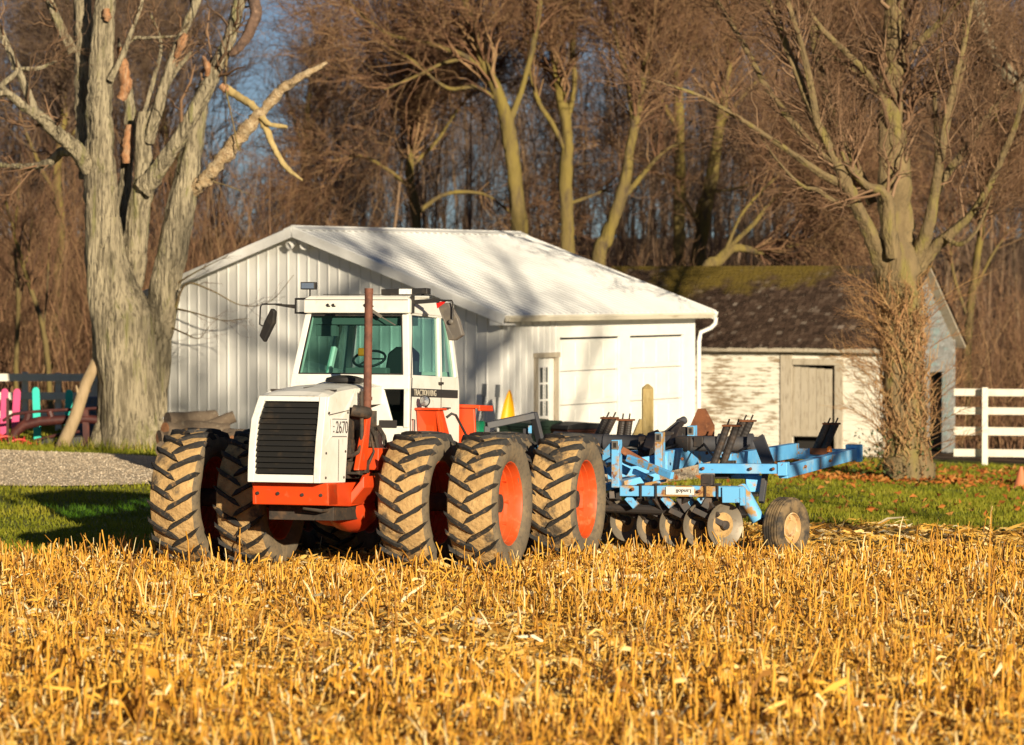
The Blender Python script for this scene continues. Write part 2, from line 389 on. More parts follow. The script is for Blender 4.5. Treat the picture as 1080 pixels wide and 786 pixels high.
# ------------------------------------------------------------------ ground
def sheet(name, xs, ys_fn, ny, off, m, label=None, kind='structure', rough=0.0, seed=0):
    """a sheet following the terrain; ys_fn(x) -> (y0, y1) per column"""
    xs = np.asarray(xs, float); V = []
    lo, hi = ys_fn(xs)
    s = np.linspace(0, 1, ny)
    Y = lo[:, None] * (1 - s) + hi[:, None] * s; X = np.repeat(xs[:, None], ny, 1)
    Z = gz(X, Y) + off
    if rough: Z = Z + np.random.default_rng(seed).normal(size=Z.shape) * rough
    V = np.stack([X, Y, Z], -1).reshape(-1, 3)
    idx = np.arange(len(xs) * ny).reshape(len(xs), ny)
    F = np.stack([idx[:-1, :-1], idx[1:, :-1], idx[1:, 1:], idx[:-1, 1:]], -1).reshape(-1, 4)
    o = np_mesh(name, V, F, m); o['kind'] = kind
    return o
ev = lambda a, b: (lambda x: (np.full_like(x, a), np.full_like(x, b)))
gx = np.concatenate([np.linspace(-400, -60, 12), np.linspace(-50, 50, 101), np.linspace(60, 400, 12)])
gyk = np.concatenate([[-60, -20, 0], np.arange(20, 80, 1.0), np.arange(80, 200, 5.0), [220, 300, 500, 900]])
X, Y = np.meshgrid(gx, gyk, indexing='ij')
idx = np.arange(X.size).reshape(X.shape)
F = np.stack([idx[:-1, :-1], idx[1:, :-1], idx[1:, 1:], idx[:-1, 1:]], -1).reshape(-1, 4)
g = np_mesh('ground', np.stack([X, Y, gz(X, Y) - 0.03], -1).reshape(-1, 3), F, M['litter']); g['kind'] = 'structure'
sheet('lawn', np.linspace(-40, 40, 161), lambda x: (edge_y(x) - 0.3, np.full_like(x, 73.5)), 90, 0.0, M['lawn'])
sheet('field', np.linspace(-45, 45, 301), lambda x: (np.full_like(x, 4.0), edge_y(x)), 160, 0.02, M['soil'], rough=0.012)
def drive(x):
    lo = np.interp(x, [-45, -9, -3, 0, 2, 3.2, 4.2], [54.2, 55.3, 56.5, 57.6, 59.2, 61.5, 64.5]) + 0.25 * np.sin(x * 1.1)
    hi = np.interp(x, [-45, -9, -5, -1, 0.6, 2.2, 4.2], [60.0, 61.6, 61.6, 61.3, 63.2, 66.0, 69.0]) + 0.2 * np.sin(x * 1.7 + 1)
    return lo, hi
# loose stones on the drive
_r = np.random.default_rng(71); _n = 60000
_x = -13 + 17 * _r.random(_n); _lo, _hi = drive(np.minimum(_x, 4.2)); _y = _lo + (_hi - _lo) * _r.random(_n)
_c = np.stack([_x, _y, gz(_x, _y) + .02], -1); _a = _r.random(_n) * 6.28; _s = .008 + .016 * _r.random(_n) ** 2
_V = np.stack([_c + np.stack([np.cos(_a + k) * _s, np.sin(_a + k) * _s, 0 * _s], -1) for k in (0, 2.1, 4.2)] + [_c + np.stack([_r.normal(size=_n) * .008, _r.normal(size=_n) * .008, _s * .9], -1)], 1).reshape(-1, 3)
_i = np.arange(_n)[:, None] * 4
_F = np.concatenate([_i + np.array([0, 1, 3]), _i + np.array([1, 2, 3]), _i + np.array([2, 0, 3])])
M['stone'] = ramp_mat('loose_stones', [(0, (0.34, 0.26, 0.18)), (.6, (0.52, 0.42, 0.30)), (1, (0.66, 0.58, 0.46))], 0.9, .2)
_o = np_mesh('gravel_stones', _V, _F, M['stone'], None, smooth=False, rnd=np.repeat(_r.random(_n), 4)); tag(_o, 'loose pale stones of the gravel drive', 'gravel', kind='stuff')
sheet('driveway', np.linspace(-45, 4.2, 180), drive, 16, 0.025, M['gravel'])

# ------------------------------------------------------------------ white metal garage
BX, BY, BR = -0.224, 62.0, RAD(-30)
BW, BL = 8.55, 7.82
bz = -0.15
barn = thing('garage', 'white ribbed metal garage with a low gable roof and two overhead doors', 'garage', (BX, BY, 0), BR)
EZ = 2.86; RISE = 0.352; OV = 0.30; RK = 0.36
def rz_(x): return EZ + 0.10 + (min(-x, BW + x)) * RISE if False else EZ + 0.10 + max(0, (BW / 2 - abs(x + BW / 2))) * RISE
def rib_wall(mb, horiz, x0, x1, top, other, out, step=0.23):
    """ribs standing proud of a wall; horiz: axis index along the wall"""
    n = int(round((x1 - x0) / step))
    for i in range(n + 1):
        x = x0 + (x1 - x0) * i / n
        t = top(x)
        for (dx, w, d) in ((0, 0.040, 0.020),):
            xx = x + dx
            if xx > x1: continue
            if horiz == 0: pts = [(xx - w * .5, other, bz), (xx + w * .5, other, bz), (xx + w * .5 - .006, other + out * d, bz), (xx - w * .5 + .006, other + out * d, bz)]
            else: pts = [(other, xx - w * .5, bz), (other, xx + w * .5, bz), (other + out * d, xx + w * .5 - .006, bz), (other + out * d, xx - w * .5 + .006, bz)]
            mb.prism(pts, (0, 0, t - bz))
w = MB()
gable = [(-BW, 0, bz), (0, 0, bz), (0, 0, EZ + .05), (-BW / 2, 0, EZ + .05 + BW / 2 * RISE), (-BW, 0, EZ + .05)]
w.prism(gable, (0, 0.06, 0))
rib_wall(w, 0, -BW + 0.05, -0.04, lambda x: rz_(x) - 0.06, 0, -1)
w.build('gable_wall', M['white_tin'], barn)
w = MB(); w.box((-0.06, 0.06, bz), (0, 2.12, EZ + .05)); rib_wall(w, 1, 0.1, 2.10, lambda x: EZ + .03, 0, 1)
w.build('side_wall', M['white_tin'], barn)
w = MB()
w.box((-0.06, 2.122, bz), (0.004, 2.24, EZ + .05)); w.box((-0.06, 4.62, bz), (0.004, 5.03, EZ + .05)); w.box((-0.06, 7.32, bz), (0.004, BL, EZ + .05))
w.box((-0.06, 2.24, 2.40), (0.004, 4.62, EZ + .05)); w.box((-0.06, 5.03, 2.40), (0.004, 7.32, EZ + .05))
w.build('door_wall', M['white_trim'], barn)
w = MB(); w.prism([(p[0], BL, p[2]) for p in gable], (0, -0.06, 0)); w.box((-BW, 0.06, bz), (-BW + .06, BL - .06, EZ)); w.build('back_wall', M['white_tin'], barn)
# roof: two ribbed slopes
r = MB()
for s in (1, -1):
    xe = OV if s > 0 else -BW - OV
    xr = -BW / 2
    ze = EZ + 0.10 - OV * RISE; zr = EZ + 0.10 + BW / 2 * RISE
    r.add([(xe, -RK, ze), (xe, BL + RK, ze), (xr, BL + RK, zr), (xr, -RK, zr), (xe, -RK, ze - .05), (xe, BL + RK, ze - .05), (xr, BL + RK, zr - .05), (xr, -RK, zr - .05)],
          [(0, 1, 2, 3), (7, 6, 5, 4), (0, 4, 5, 1), (2, 6, 7, 3), (1, 5, 6, 2), (3, 7, 4, 0)])
    n = 38
    for i in range(n + 1):
        y = -RK + .01 + (BL + 2 * RK - .02) * i / n
        r.add([(xe, y - .022, ze), (xe, y + .022, ze), (xr, y + .022, zr), (xr, y - .022, zr), (xe, y - .01, ze + .022), (xe, y + .01, ze + .022), (xr, y + .01, zr + .022), (xr, y - .01, zr + .022)],
              [(0, 1, 2, 3), (4, 5, 6, 7), (0, 4, 7, 3), (1, 5, 6, 2), (0, 1, 5, 4)])
rf = r.build('roof', M['roof_tin'], barn)
rc = MB()
zr = EZ + 0.10 + BW / 2 * RISE
for s in (1, -1):
    rc.bar((-BW / 2 + s * .09, -RK - .01, zr - .002), (-BW / 2 + s * .09, BL + RK + .01, zr - .002), .22, .012, up=(s * RISE, 0, 1))
rc.bar((-BW / 2, -RK - .012, zr + .028), (-BW / 2, BL + RK + .012, zr + .028), .05, .02)
rc.build('ridge_cap', M['roof_tin'], barn)
for s in (1, -1):
    xe = OV + .01 if s > 0 else -BW - OV - .01
    ze = EZ + 0.10 - (OV + .01) * RISE
    for yy in (-RK - .012, BL + RK + .012):
        fa = MB(); fa.bar((xe, yy, ze - .09), (-BW / 2 - (s * .001), yy, zr - .09), .02, .17, up=(0, 0, 1)); fa.build('fascia', M['white_trim'], barn)
    fa = MB(); fa.prism([(0 if s > 0 else -BW, -RK, EZ - .06), (xe, -RK, ze - .16), (xe, -RK, ze - .19), (0 if s > 0 else -BW, -RK, ze - .19)], (0, .42, 0)); fa.build('soffit', M['white_trim'], barn)
gt = MB()
ze = EZ + 0.10 - OV * RISE
gt.prism([(OV, 0, ze - .02), (OV + .11, 0, ze - .02), (OV + .11, 0, ze - .05), (OV + .07, 0, ze - .13), (OV, 0, ze - .13)], (0, BL + RK + .02, 0))
gt.v = [(x, y - RK + .05, z) for x, y, z in gt.v]
gt.build('gutter', M['gutter'], barn)
dn = MB()
dn.tube([(OV + .05, BL + RK - .12, ze - .13), (OV + .05, BL + RK - .14, ze - .24), (OV - .05, BL + .22, ze - .33), (.08, BL + .10, ze - .42), (.06, BL + .06, ze - .6), (.06, BL + .06, bz)], .045, 8)
dn.build('downspout', M['white_trim'], barn, smooth=50)
for y0, y1 in ((2.24, 4.62), (5.03, 7.32)):
    d = MB(); n = 4; z0 = bz; z1 = 2.40
    for i in range(n):
        a = z0 + (z1 - z0) * i / n; b = z0 + (z1 - z0) * (i + 1) / n
        d.box((-.085, y0 + .01, a + .006), (-.055, y1 - .01, b - .006))
        m_ = 4
        for j in range(m_):
            c0 = y0 + .08 + (y1 - y0 - .16) * j / m_; c1 = y0 + .08 + (y1 - y0 - .16) * (j + 1) / m_
            d.box((-.06, c0 + .06, a + .10), (-.045, c1 - .06, b - .10))
    dd = d.build('garage_door', M['door_white'], barn, bevel=.006)
    gp = MB(); gp.box((-.12, y0, bz), (-.09, y1, 2.40)); gp.box((-.09, y0 + .01, 2.36), (-.05, y1 - .01, 2.40)); gp.build('door_gap', M['dark_gap'], dd)
en = MB(); en.box((-.02, 1.33, bz), (.012, 1.98, 2.0)); e_ = en.build('entry_door', M['door_white'], barn)
en = MB(); en.box((.0, 1.22, bz), (.06, 1.325, 2.04)); en.box((.0, 1.985, bz), (.06, 2.10, 2.04)); en.box((.0, 1.20, 2.042), (.09, 2.115, 2.13))
en.build('door_frame', M['old_wood'], e_)
en = MB(); en.box((.012, 1.42, .95), (.018, 1.76, 1.86)); w_ = en.build('window', M['win_dark'], e_)
en = MB()
for y in (1.405, 1.58, 1.765): en.box((.014, y - .018, .92), (.032, y + .018, 1.89))
for z in (.935, 1.25, 1.56, 1.875): en.box((.016, 1.40, z - .018), (.030, 1.78, z + .018))
en.build('frame', M['white_trim'], w_)
fl = MB()
fl.box((-BW / 2 - .12, -.07, EZ + 1.30), (-BW / 2 + .12, -.022, EZ + 1.36))
for s in (-.13, .13): fl.lathe([(0, -.02), (.05, -.02), (.085, .14), (.08, .15), (0, .12)], (-BW / 2 + s, -.10, EZ + 1.32), (s * 2.5, -1, -.5), 14)
fl.build('floodlight', M['white_trim'], barn, smooth=40)

# ------------------------------------------------------------------ old clapboard shed
SX, SY, SR = 8.12, 74.0, RAD(-24)
SL, SW = 7.2, 5.0
sz = -.60; SE = 2.13; SRG = 3.76
shed = thing('shed', 'old clapboard shed with flaking white paint and dark mossy shingle roof', 'shed', (SX, SY, 0), SR)

def clap_mat():
    m = mat('flaking_paint', (0.70, 0.66, 0.57), 0.85)
    nt = m.node_tree; b = nt.nodes['Principled BSDF']
    tc = nt.nodes.new('ShaderNodeTexCoord')
    mp = nt.nodes.new('ShaderNodeMapping'); mp.inputs['Scale'].default_value = (0.8, 0.8, 5.5)
    nt.links.new(tc.outputs['Object'], mp.inputs[0])
    def noise(scale, det, src):
        n = nt.nodes.new('ShaderNodeTexNoise'); n.inputs['Scale'].default_value = scale; n.inputs['Detail'].default_value = det; n.inputs['Roughness'].default_value = .7
        nt.links.new(src, n.inputs['Vector']); return n.outputs[0]
    def mr(src, a, b_, lo=0., hi=1.):
        r = nt.nodes.new('ShaderNodeMapRange'); r.inputs['From Min'].default_value = a; r.inputs['From Max'].default_value = b_
        r.inputs['To Min'].default_value = lo; r.inputs['To Max'].default_value = hi
        nt.links.new(src, r.inputs[0]); return r.outputs[0]
    def mix(f, a, c):
        x = nt.nodes.new('ShaderNodeMix'); x.data_type = 'RGBA'; nt.links.new(f, x.inputs[0])
        if isinstance(a, tuple): x.inputs[6].default_value = (*a, 1)
        else: nt.links.new(a, x.inputs[6])
        if isinstance(c, tuple): x.inputs[7].default_value = (*c, 1)
        else: nt.links.new(c, x.inputs[7])
        return x.outputs[2]
    fine = noise(3.2, 8, mp.outputs[0]); big = noise(.7, 3, tc.outputs['Object'])
    add = nt.nodes.new('ShaderNodeMath'); add.operation = 'ADD'; nt.links.new(fine, add.inputs[0]); nt.links.new(mr(big, .35, .65, -.09, .10), add.inputs[1])
    wood = mix(mr(noise(9, 5, mp.outputs[0]), .4, .65), (0.33, 0.25, 0.16), (0.21, 0.155, 0.105))
    paint = mix(mr(noise(1.6, 4, tc.outputs['Object']), .45, .7), (0.74, 0.70, 0.60), (0.62, 0.59, 0.50))
    # a faded turquoise first coat shows under the eaves boards
    sep = nt.nodes.new('ShaderNodeSeparateXYZ'); nt.links.new(tc.outputs['Object'], sep.inputs[0])
    mul = nt.nodes.new('ShaderNodeMath'); mul.operation = 'MULTIPLY'
    nt.links.new(mr(sep.outputs[2], 1.86, 2.1), mul.inputs[0]); nt.links.new(mr(noise(1.3, 5, tc.outputs['Object']), .44, .6), mul.inputs[1])
    paint = mix(mul.outputs[0], paint, (0.36, 0.55, 0.52))
    c = mix(mr(add.outputs[0], .535, .60), paint, wood)
    nt.links.new(c, b.inputs['Base Color'])
    return m
M['clap'] = clap_mat()
def gable_mat():
    return mat('weathered_boards', (0.25, 0.25, 0.24), 0.9, layers=[(2.5, (0.17, 0.165, 0.155), .42, .6), (7, (0.36, 0.37, 0.36), .5, .68), (1.6, (0.20, 0.30, 0.30), .54, .66)], stretch=(1, 1, 3), bump=(15, .4, .01))
M['gable_boards'] = gable_mat()
def boards(mb, x0, x1, z0, z1, y, step=.135, mi=0, axis=0, out=-1, seed=0, top=None):
    rng = random.Random(seed); n = int((z1 - z0) / step)
    for i in range(n + 1):
        a = z0 + i * step; b = min(a + step + .004, z1)
        if b - a < .02: continue
        j = rng.uniform(-.004, .004)
        xa, xb = (x0, x1) if top is None else top(a, b, x0, x1)
        if xb - xa < .02: continue
        if axis == 0: P = [(xa, y, a), (xa, y + out * (.026 + j), a), (xa, y + out * .008, b), (xa, y, b)]; D = (xb - xa, 0, 0)
        else: P = [(y, xa, a), (y + out * (.026 + j), xa, a), (y + out * .008, xa, b), (y, xa, b)]; D = (0, xb - xa, 0)
        mb.prism(P, D)
w = MB()
DX0, DX1, DZ0, DZ1 = -2.14, -1.17, .12, 1.63
w.box((-SL, .0, sz), (DX0, .05, SE)); w.box((DX1, 0, sz), (0, .05, SE)); w.box((DX0, 0, DZ1), (DX1, .05, SE))
boards(w, -SL, -2.42, sz, SE, 0, seed=1); boards(w, -.98, -.06, sz, SE, 0, seed=2); boards(w, -2.16, -1.03, 1.77, SE, 0, seed=3)
w.build('front_wall', M['clap'], shed)
w = MB()
w.box((-2.42, -.05, sz), (-2.145, .0, SE)); w.box((-1.17, -.045, sz), (-.985, 0, 1.77)); w.box((-2.14, -.055, 1.635), (-.985, 0, 1.765)); w.box((-.06, -.045, sz), (.045, .05, SE))
w.build('corner_boards', M['old_wood'], shed, bevel=.006)
d = MB(); n = 5
for i in range(n):
    a = DX0 + .0 + (DX1 - DX0 - .06) * i / n; b = DX0 + (DX1 - DX0 - .06) * (i + 1) / n
    d.box((a + .004, -.02 - .004 * (i % 2), DZ0), (b - .004, .012, DZ1 - .035 - .012 * i))
d.box((DX0, -.045, DZ0 - .05), (DX1 - .05, -.018, DZ0 + .09))
d.build('hatch_door', M['old_wood'], shed, bevel=.004)
d = MB(); d.box((DX0, .30, sz), (DX1, .33, DZ1)); d.build('interior_shade', M['dark_gap'], shed)  # near-black sheet put in for the shade behind the hatch opening
# right gable with the open entrance
g_ = MB()
GD0, GD1, GZT = 3.05, 4.30, 1.42
g_.box((-.05, .05, sz), (0, GD0, SE)); g_.box((-.05, GD1, sz), (0, SW, SE)); g_.box((-.05, GD0, GZT), (0, GD1, SE))
g_.prism([(0, 0, SE), (0, SW, SE), (0, SW / 2, SRG - .06)], (-.05, 0, 0))
lim = lambda a, b, x0, x1: (max(x0, SW / 2 * (b - SE) / (SRG - SE)) if b > SE else x0, min(x1, SW - SW / 2 * (b - SE) / (SRG - SE)) if b > SE else x1)
boards(g_, .05, SW - .05, GZT + .14, SRG - .08, 0, axis=1, out=1, seed=6, top=lim)
boards(g_, .05, GD0 - .12, sz, GZT + .14, 0, axis=1, out=1, seed=7); boards(g_, GD1 + .12, SW - .05, sz, GZT + .14, 0, axis=1, out=1, seed=8)
g_.build('gable_wall', M['gable_boards'], shed)
d = MB(); d.box((-.6, GD0, sz), (-.57, GD1, GZT)); d.build('doorway_shade', M['dark_gap'], shed)  # near-black panel, colours in the shade inside the gable entrance
d = MB(); d.box((0, GD0 - .12, sz), (.05, GD0, GZT)); d.box((0, GD1, sz), (.05, GD1 + .12, GZT)); d.box((0, GD0 - .12, GZT), (.055, GD1 + .12, GZT + .14)); d.box((-.01, SW - .08, sz), (.05, SW + .02, SE))
d.build('door_trim', M['gable_boards'], shed)
w = MB(); w.box((-SL, SW - .05, sz), (-.05, SW, SE)); w.box((-SL, .05, sz), (-SL + .05, SW - .05, SE)); w.build('back_wall', M['gable_boards'], shed)
# shingle roof: courses of separate shingles
def shingle_mat():
    m = ramp_mat('old_shingles', [(0, (0.040, 0.024, 0.016)), (.6, (0.076, 0.046, 0.031)), (.93, (0.11, 0.072, 0.050)), (.985, (0.17, 0.13, 0.10)), (1, (0.25, 0.20, 0.16))], 0.9, 0.2)
    nt = m.node_tree; b = nt.nodes['Principled BSDF']; src = b.inputs['Base Color'].links[0].from_socket
    tc = nt.nodes.new('ShaderNodeTexCoord'); n = nt.nodes.new('ShaderNodeTexNoise'); n.inputs['Scale'].default_value = .75; n.inputs['Detail'].default_value = 9; n.inputs['Roughness'].default_value = .68
    nt.links.new(tc.outputs['Object'], n.inputs['Vector'])
    sp = nt.nodes.new('ShaderNodeSeparateXYZ'); nt.links.new(tc.outputs['Object'], sp.inputs[0])
    # moss grows on the damp upper left of the roof
    r1 = nt.nodes.new('ShaderNodeMapRange'); r1.inputs[1].default_value = 2.7; r1.inputs[2].default_value = 3.8; r1.inputs[3].default_value = -.16; r1.inputs[4].default_value = .10; nt.links.new(sp.outputs[2], r1.inputs[0])
    r2 = nt.nodes.new('ShaderNodeMapRange'); r2.inputs[1].default_value = -1.5; r2.inputs[2].default_value = -5.5; r2.inputs[3].default_value = -.05; r2.inputs[4].default_value = .10; nt.links.new(sp.outputs[0], r2.inputs[0])
    a1 = nt.nodes.new('ShaderNodeMath'); nt.links.new(n.outputs[0], a1.inputs[0]); nt.links.new(r1.outputs[0], a1.inputs[1])
    a2 = nt.nodes.new('ShaderNodeMath'); nt.links.new(a1.outputs[0], a2.inputs[0]); nt.links.new(r2.outputs[0], a2.inputs[1])
    r3 = nt.nodes.new('ShaderNodeMapRange'); r3.inputs[1].default_value = .52; r3.inputs[2].default_value = .66; nt.links.new(a2.outputs[0], r3.inputs[0])
    mx = nt.nodes.new('ShaderNodeMix'); mx.data_type = 'RGBA'; nt.links.new(r3.outputs[0], mx.inputs[0]); nt.links.new(src, mx.inputs[6]); mx.inputs[7].default_value = (0.15, 0.105, 0.02, 1)
    nt.links.new(mx.outputs[2], b.inputs['Base Color'])
    return m
M['shingle'] = shingle_mat()
rng = np.random.default_rng(5)
V = []; Fq = []; rn = []
for side in (0, 1):
    y0, y1 = (-.28, SW / 2) if side == 0 else (SW + .28, SW / 2)
    z0 = SE + .06 - .28 * (SRG - SE) / (SW / 2); z1 = SRG + .06
    n = 26
    nv = Vector((0, -(z1 - z0), (y1 - y0))).normalized() if side == 0 else Vector((0, (z1 - z0), -(y1 - y0) * -1)).normalized()
    if nv.z < 0: nv = -nv
    for i in range(n):
        t0, t1 = i / n, min(1.0, (i + 1.25) / n)
        x = -SL - .25
        while x < .25:
            wd = rng.uniform(.07, .15); x1 = min(x + wd, .27); jj = rng.normal() * .010; lift = .016 + abs(rng.normal()) * .008
            ta = t0 + rng.normal() * .004
            for (xx, tt, lf) in ((x + .004, ta, lift), (x1 - .004, ta, lift), (x1 - .004, t1, .002), (x + .004, t1, .002)):
                V.append((xx, y0 + (y1 - y0) * tt + nv.y * lf, z0 + (z1 - z0) * tt + nv.z * lf))
            for (xx, tt, lf) in ((x + .004, ta, lift - .014), (x1 - .004, ta, lift - .014)):
                V.append((xx, y0 + (y1 - y0) * tt + nv.y * lf, z0 + (z1 - z0) * tt + nv.z * lf))
            b = len(V) - 6
            Fq += [(b, b + 1, b + 2, b + 3), (b + 4, b + 5, b + 1, b)]
            q = rng.random() ** 1.0; rn += [q] * 6
            x = x1
np_mesh('roof', np.array(V), np.array(Fq), M['shingle'], shed, smooth=False, rnd=np.array(rn))
r = MB()
for side in (0, 1):
    y0, y1 = (-.27, SW / 2) if side == 0 else (SW + .27, SW / 2)
    z0 = SE + .04 - .28 * (SRG - SE) / (SW / 2); z1 = SRG + .04
    r.prism([(-SL - .22, y0, z0), (-SL - .22, y1, z1), (-SL - .22, y1, z1 - .06), (-SL - .22, y0, z0 - .06)], (SL + .44, 0, 0))
r.build('roof_boards', M['old_wood'], shed)
r = MB(); r.box((-SL - .2, -.262, SE - .21), (-2.05, -.232, SE - .13)); r.bar((-2.05, -.247, SE - .165), (.2, -.247, SE - .18), .03, .085)
r.build('eaves_board', M['old_wood'], shed)

# ------------------------------------------------------------------ tractor
tr = thing('tractor', 'large white and red tractor on muddy dual wheels parked in the corn stubble', 'tractor', (-2.045, 40.6, 0), 0)
tr.rotation_mode = 'XYZ'
tr.matrix_world = Matrix.Translation((-2.045, 40.6, 0.0)) @ Matrix.Rotation(RAD(-18), 4, 'Z') @ Matrix.Rotation(RAD(-2.5), 4, 'X')
TR_R, TR_W = 0.83, 0.60

def tyre_mesh():
    prof = [(.475, -.215), (.50, -.25), (.56, -.285), (.65, -.30), (.72, -.292), (.765, -.268), (.788, -.20), (.797, -.10), (.80, 0)]
    prof = prof + [(r, -x) for r, x in prof[-2::-1]]
    n = 72; V = []; Fq = []; mi = []
    rng = np.random.default_rng(3)
    for i, (r, x) in enumerate(prof):
        for k in range(n):
            an = 2 * math.pi * k / n
            rr = r + (rng.normal() * .006 if r > .74 else rng.normal() * .002)
            V.append((x, -math.cos(an) * rr, math.sin(an) * rr))
    for i in range(len(prof) - 1):
        tread = prof[i][0] > .74 and prof[i + 1][0] > .74
        for k in range(n):
            k2 = (k + 1) % n
            Fq.append((i * n + k, i * n + k2, (i + 1) * n + k2, (i + 1) * n + k)); mi.append(1 if tread else 2)
    # chevron lugs
    NL = 21
    for side in (-1, 1):
        for j in range(NL):
            a0 = 2 * math.pi * (j + (0.5 if side > 0 else 0)) / NL
            st = []
            for (t, x, r0, hh, ww) in ((.195, .288, .748, .012, .058), (.175, .258, .778, .034, .066), (.135, .19, .793, .034, .062), (.075, .11, .80, .033, .060), (.03, .045, .80, .033, .062), (.0, -.02, .80, .032, .056)):
                st.append((a0 + t * 1.02, side * x, r0, r0 + hh + .006, ww))
            b0 = len(V)
            for (an, x, ra, rb, ww) in st:
                da = ww / .8
                for (d, r) in ((-da * 1.35, ra - .02), (-da * .92, rb), (da * .92, rb), (da * 1.35, ra - .02)):
                    aa = an + d * .72; xx = x + side * d * .8 * .55
                    V.append((xx, -math.cos(aa) * r, math.sin(aa) * r))
            for s in range(len(st) - 1):
                p = b0 + s * 4; q = p + 4
                for (u, v) in ((0, 1), (1, 2), (2, 3)):
                    Fq.append((p + u, p + v, q + v, q + u)); mi.append(0)
            Fq.append((b0, b0 + 1, b0 + 2, b0 + 3)); mi.append(0)
            e = b0 + (len(st) - 1) * 4
            Fq.append((e + 3, e + 2, e + 1, e)); mi.append(0)
    return np.array(V), np.array(Fq), np.array(mi)
def rim_mb():
    m = MB()
    prof = [(.502, -.235), (.478, -.232), (.462, -.20), (.455, -.12), (.44, -.05), (.40, -.02), (.30, .0), (.15, -.01), (.10, -.05), (0, -.05)]
    m.lathe([(.510, -.235)] + prof, n=56)
    m.lathe([(.510, .240), (.502, .243), (.486, .240), (.474, .215), (.466, .15), (.455, .145), (.447, .085), (.428, .075), (.418, .035), (.395, .03), (.385, -.06), (.33, -.085), (.30, -.10), (.20, -.105), (.17, -.10), (.16, -.05), (.06, -.045), (0, -.045)], n=56)
    m.lathe([(.505, -.24), (.47, -.1), (.47, .1), (.505, .245)], n=56)
    for k in range(10):
        a = 2 * math.pi * k / 10; m.lathe([(.022, -.10), (.022, -.07), (.012, -.065), (0, -.065)], (0, .245 * math.cos(a), .245 * math.sin(a)), (1, 0, 0), 6)
        m.box((.03, .435 * math.cos(a + .3) - .02, .435 * math.sin(a + .3) - .02), (.085, .435 * math.cos(a + .3) + .02, .435 * math.sin(a + .3) + .02))
    return m
tv, tf, tmi = tyre_mesh()
wheel0 = rim_mb().build('wheel', M['rim_red'], tr, smooth=35)
tyre0 = np_mesh('tyre', tv, tf, [M['rubber'], M['mud'], M['sidewall']], wheel0, smooth=False, mi=tmi)
tyre0.data.set_sharp_from_angle(angle=RAD(40)); tyre0.data.polygons.foreach_set('use_smooth', [True] * len(tyre0.data.polygons))
random.seed(4)
first = True
for (x, y) in ((-1.87, 0), (-1.02, 0), (1.02, 0), (1.87, 0), (-1.87, 3.1), (-1.02, 3.1), (1.02, 3.1), (1.87, 3.1)):
    if first: wv, ty = wheel0, tyre0; first = False
    else:
        wv = wheel0.copy(); COL.objects.link(wv); wv.parent = tr
        ty = tyre0.copy(); COL.objects.link(ty); ty.parent = wv
    wv.location = (x, y, .83)
    wv.rotation_euler = (random.uniform(0, 6.28), 0, 0) if x > 0 else (random.uniform(0, 6.28), 0, 0)
    if x < 0: wv.rotation_euler = (wv.rotation_euler[0], 0, 0)

# axles, frame, underside
m = MB()
for y in (0, 3.1):
    m = MB(); m.tube([(-2.0, y, .83), (2.0, y, .83)], .11, 14); m.build('axle', M['grime'], tr, smooth=40)
m = MB()
m.prism([(-.47, -1.68, 1.055), (.47, -1.68, 1.055), (.47, -1.64, .80), (-.43, -1.62, .80)], (0, .30, 0))
m.prism([(.47, -1.66, 1.06), (.47, -1.64, .80), (.47, -.95, .78), (.47, .9, .86), (.47, .9, 1.20), (.47, -.35, 1.20), (.47, -.55, 1.06)], (-.05, 0, 0))
m.prism([(-.47, -1.66, 1.06), (-.47, -1.64, .80), (-.47, -.95, .78), (-.47, .9, .86), (-.47, .9, 1.20), (-.47, -.35, 1.20), (-.47, -.55, 1.06)], (.05, 0, 0))
m.prism([(.475, -.88, 1.20), (.475, -.55, 1.93), (.475, -.46, 1.93), (.475, -.62, 1.20)], (.07, 0, 0))
m.prism([(-.475, -.88, 1.20), (-.475, -.55, 1.93), (-.475, -.46, 1.93), (-.475, -.62, 1.20)], (-.07, 0, 0))
m.box((-.42, .9, .62), (.42, 4.1, 1.25)); m.box((.3, -.42, 1.20), (.62, .3, 1.46))
m.prism([(.47, -.95, .80), (.47, -.55, .80), (.62, -.52, 1.0), (.62, -.9, 1.0)], (.0, .0, .14))
m.build('frame', M['red'], tr, bevel=.012)
m = MB()
m.lathe([(0, -.42), (.18, -.40), (.27, -.22), (.30, 0), (.27, .22), (.18, .40), (0, .42)], (0, 0, .80), (1, 0, 0), 20)
m.lathe([(.0, -.55), (.15, -.5), (.24, -.28), (.27, 0), (.2, .3)], (.22, -.15, .72), (0, 1, 0), 18)
m.build('differential', M['red'], tr, smooth=40); m = MB()
m.lathe([(.0, -.50), (.26, -.40), (.30, 0), (.26, .4), (0, .5)], (0, 3.1, .80), (1, 0, 0), 20)
m.build('differential', M['red'], tr, smooth=40)
m = MB()
m.box((-.36, -1.45, 1.10), (.36, .25, 1.90)); m.box((-.40, -1.3, .62), (.40, .5, .85)); m.tube([(.1, -1.5, .77), (.3, -1.45, .74), (.36, -.9, .74)], .025, 8)
random.seed(9)
for i in range(16):
    y = random.uniform(-.75, .25); z = random.uniform(1.18, 1.72); s = random.uniform(.03, .085)
    m.box((.36, y - s, z - s * 1.3), (.38 + random.uniform(.02, .15), y + s, z + s * 1.3))
for i in range(8):
    y = random.uniform(-.5, .2)
    m.tube([(.50, y, 1.25), (.56, y + .05, 1.42), (.50, y + .1, 1.60), (.40, y + .16, 1.72)], random.uniform(.012, .022), 7)
m.build('engine', M['grime'], tr, bevel=.006)

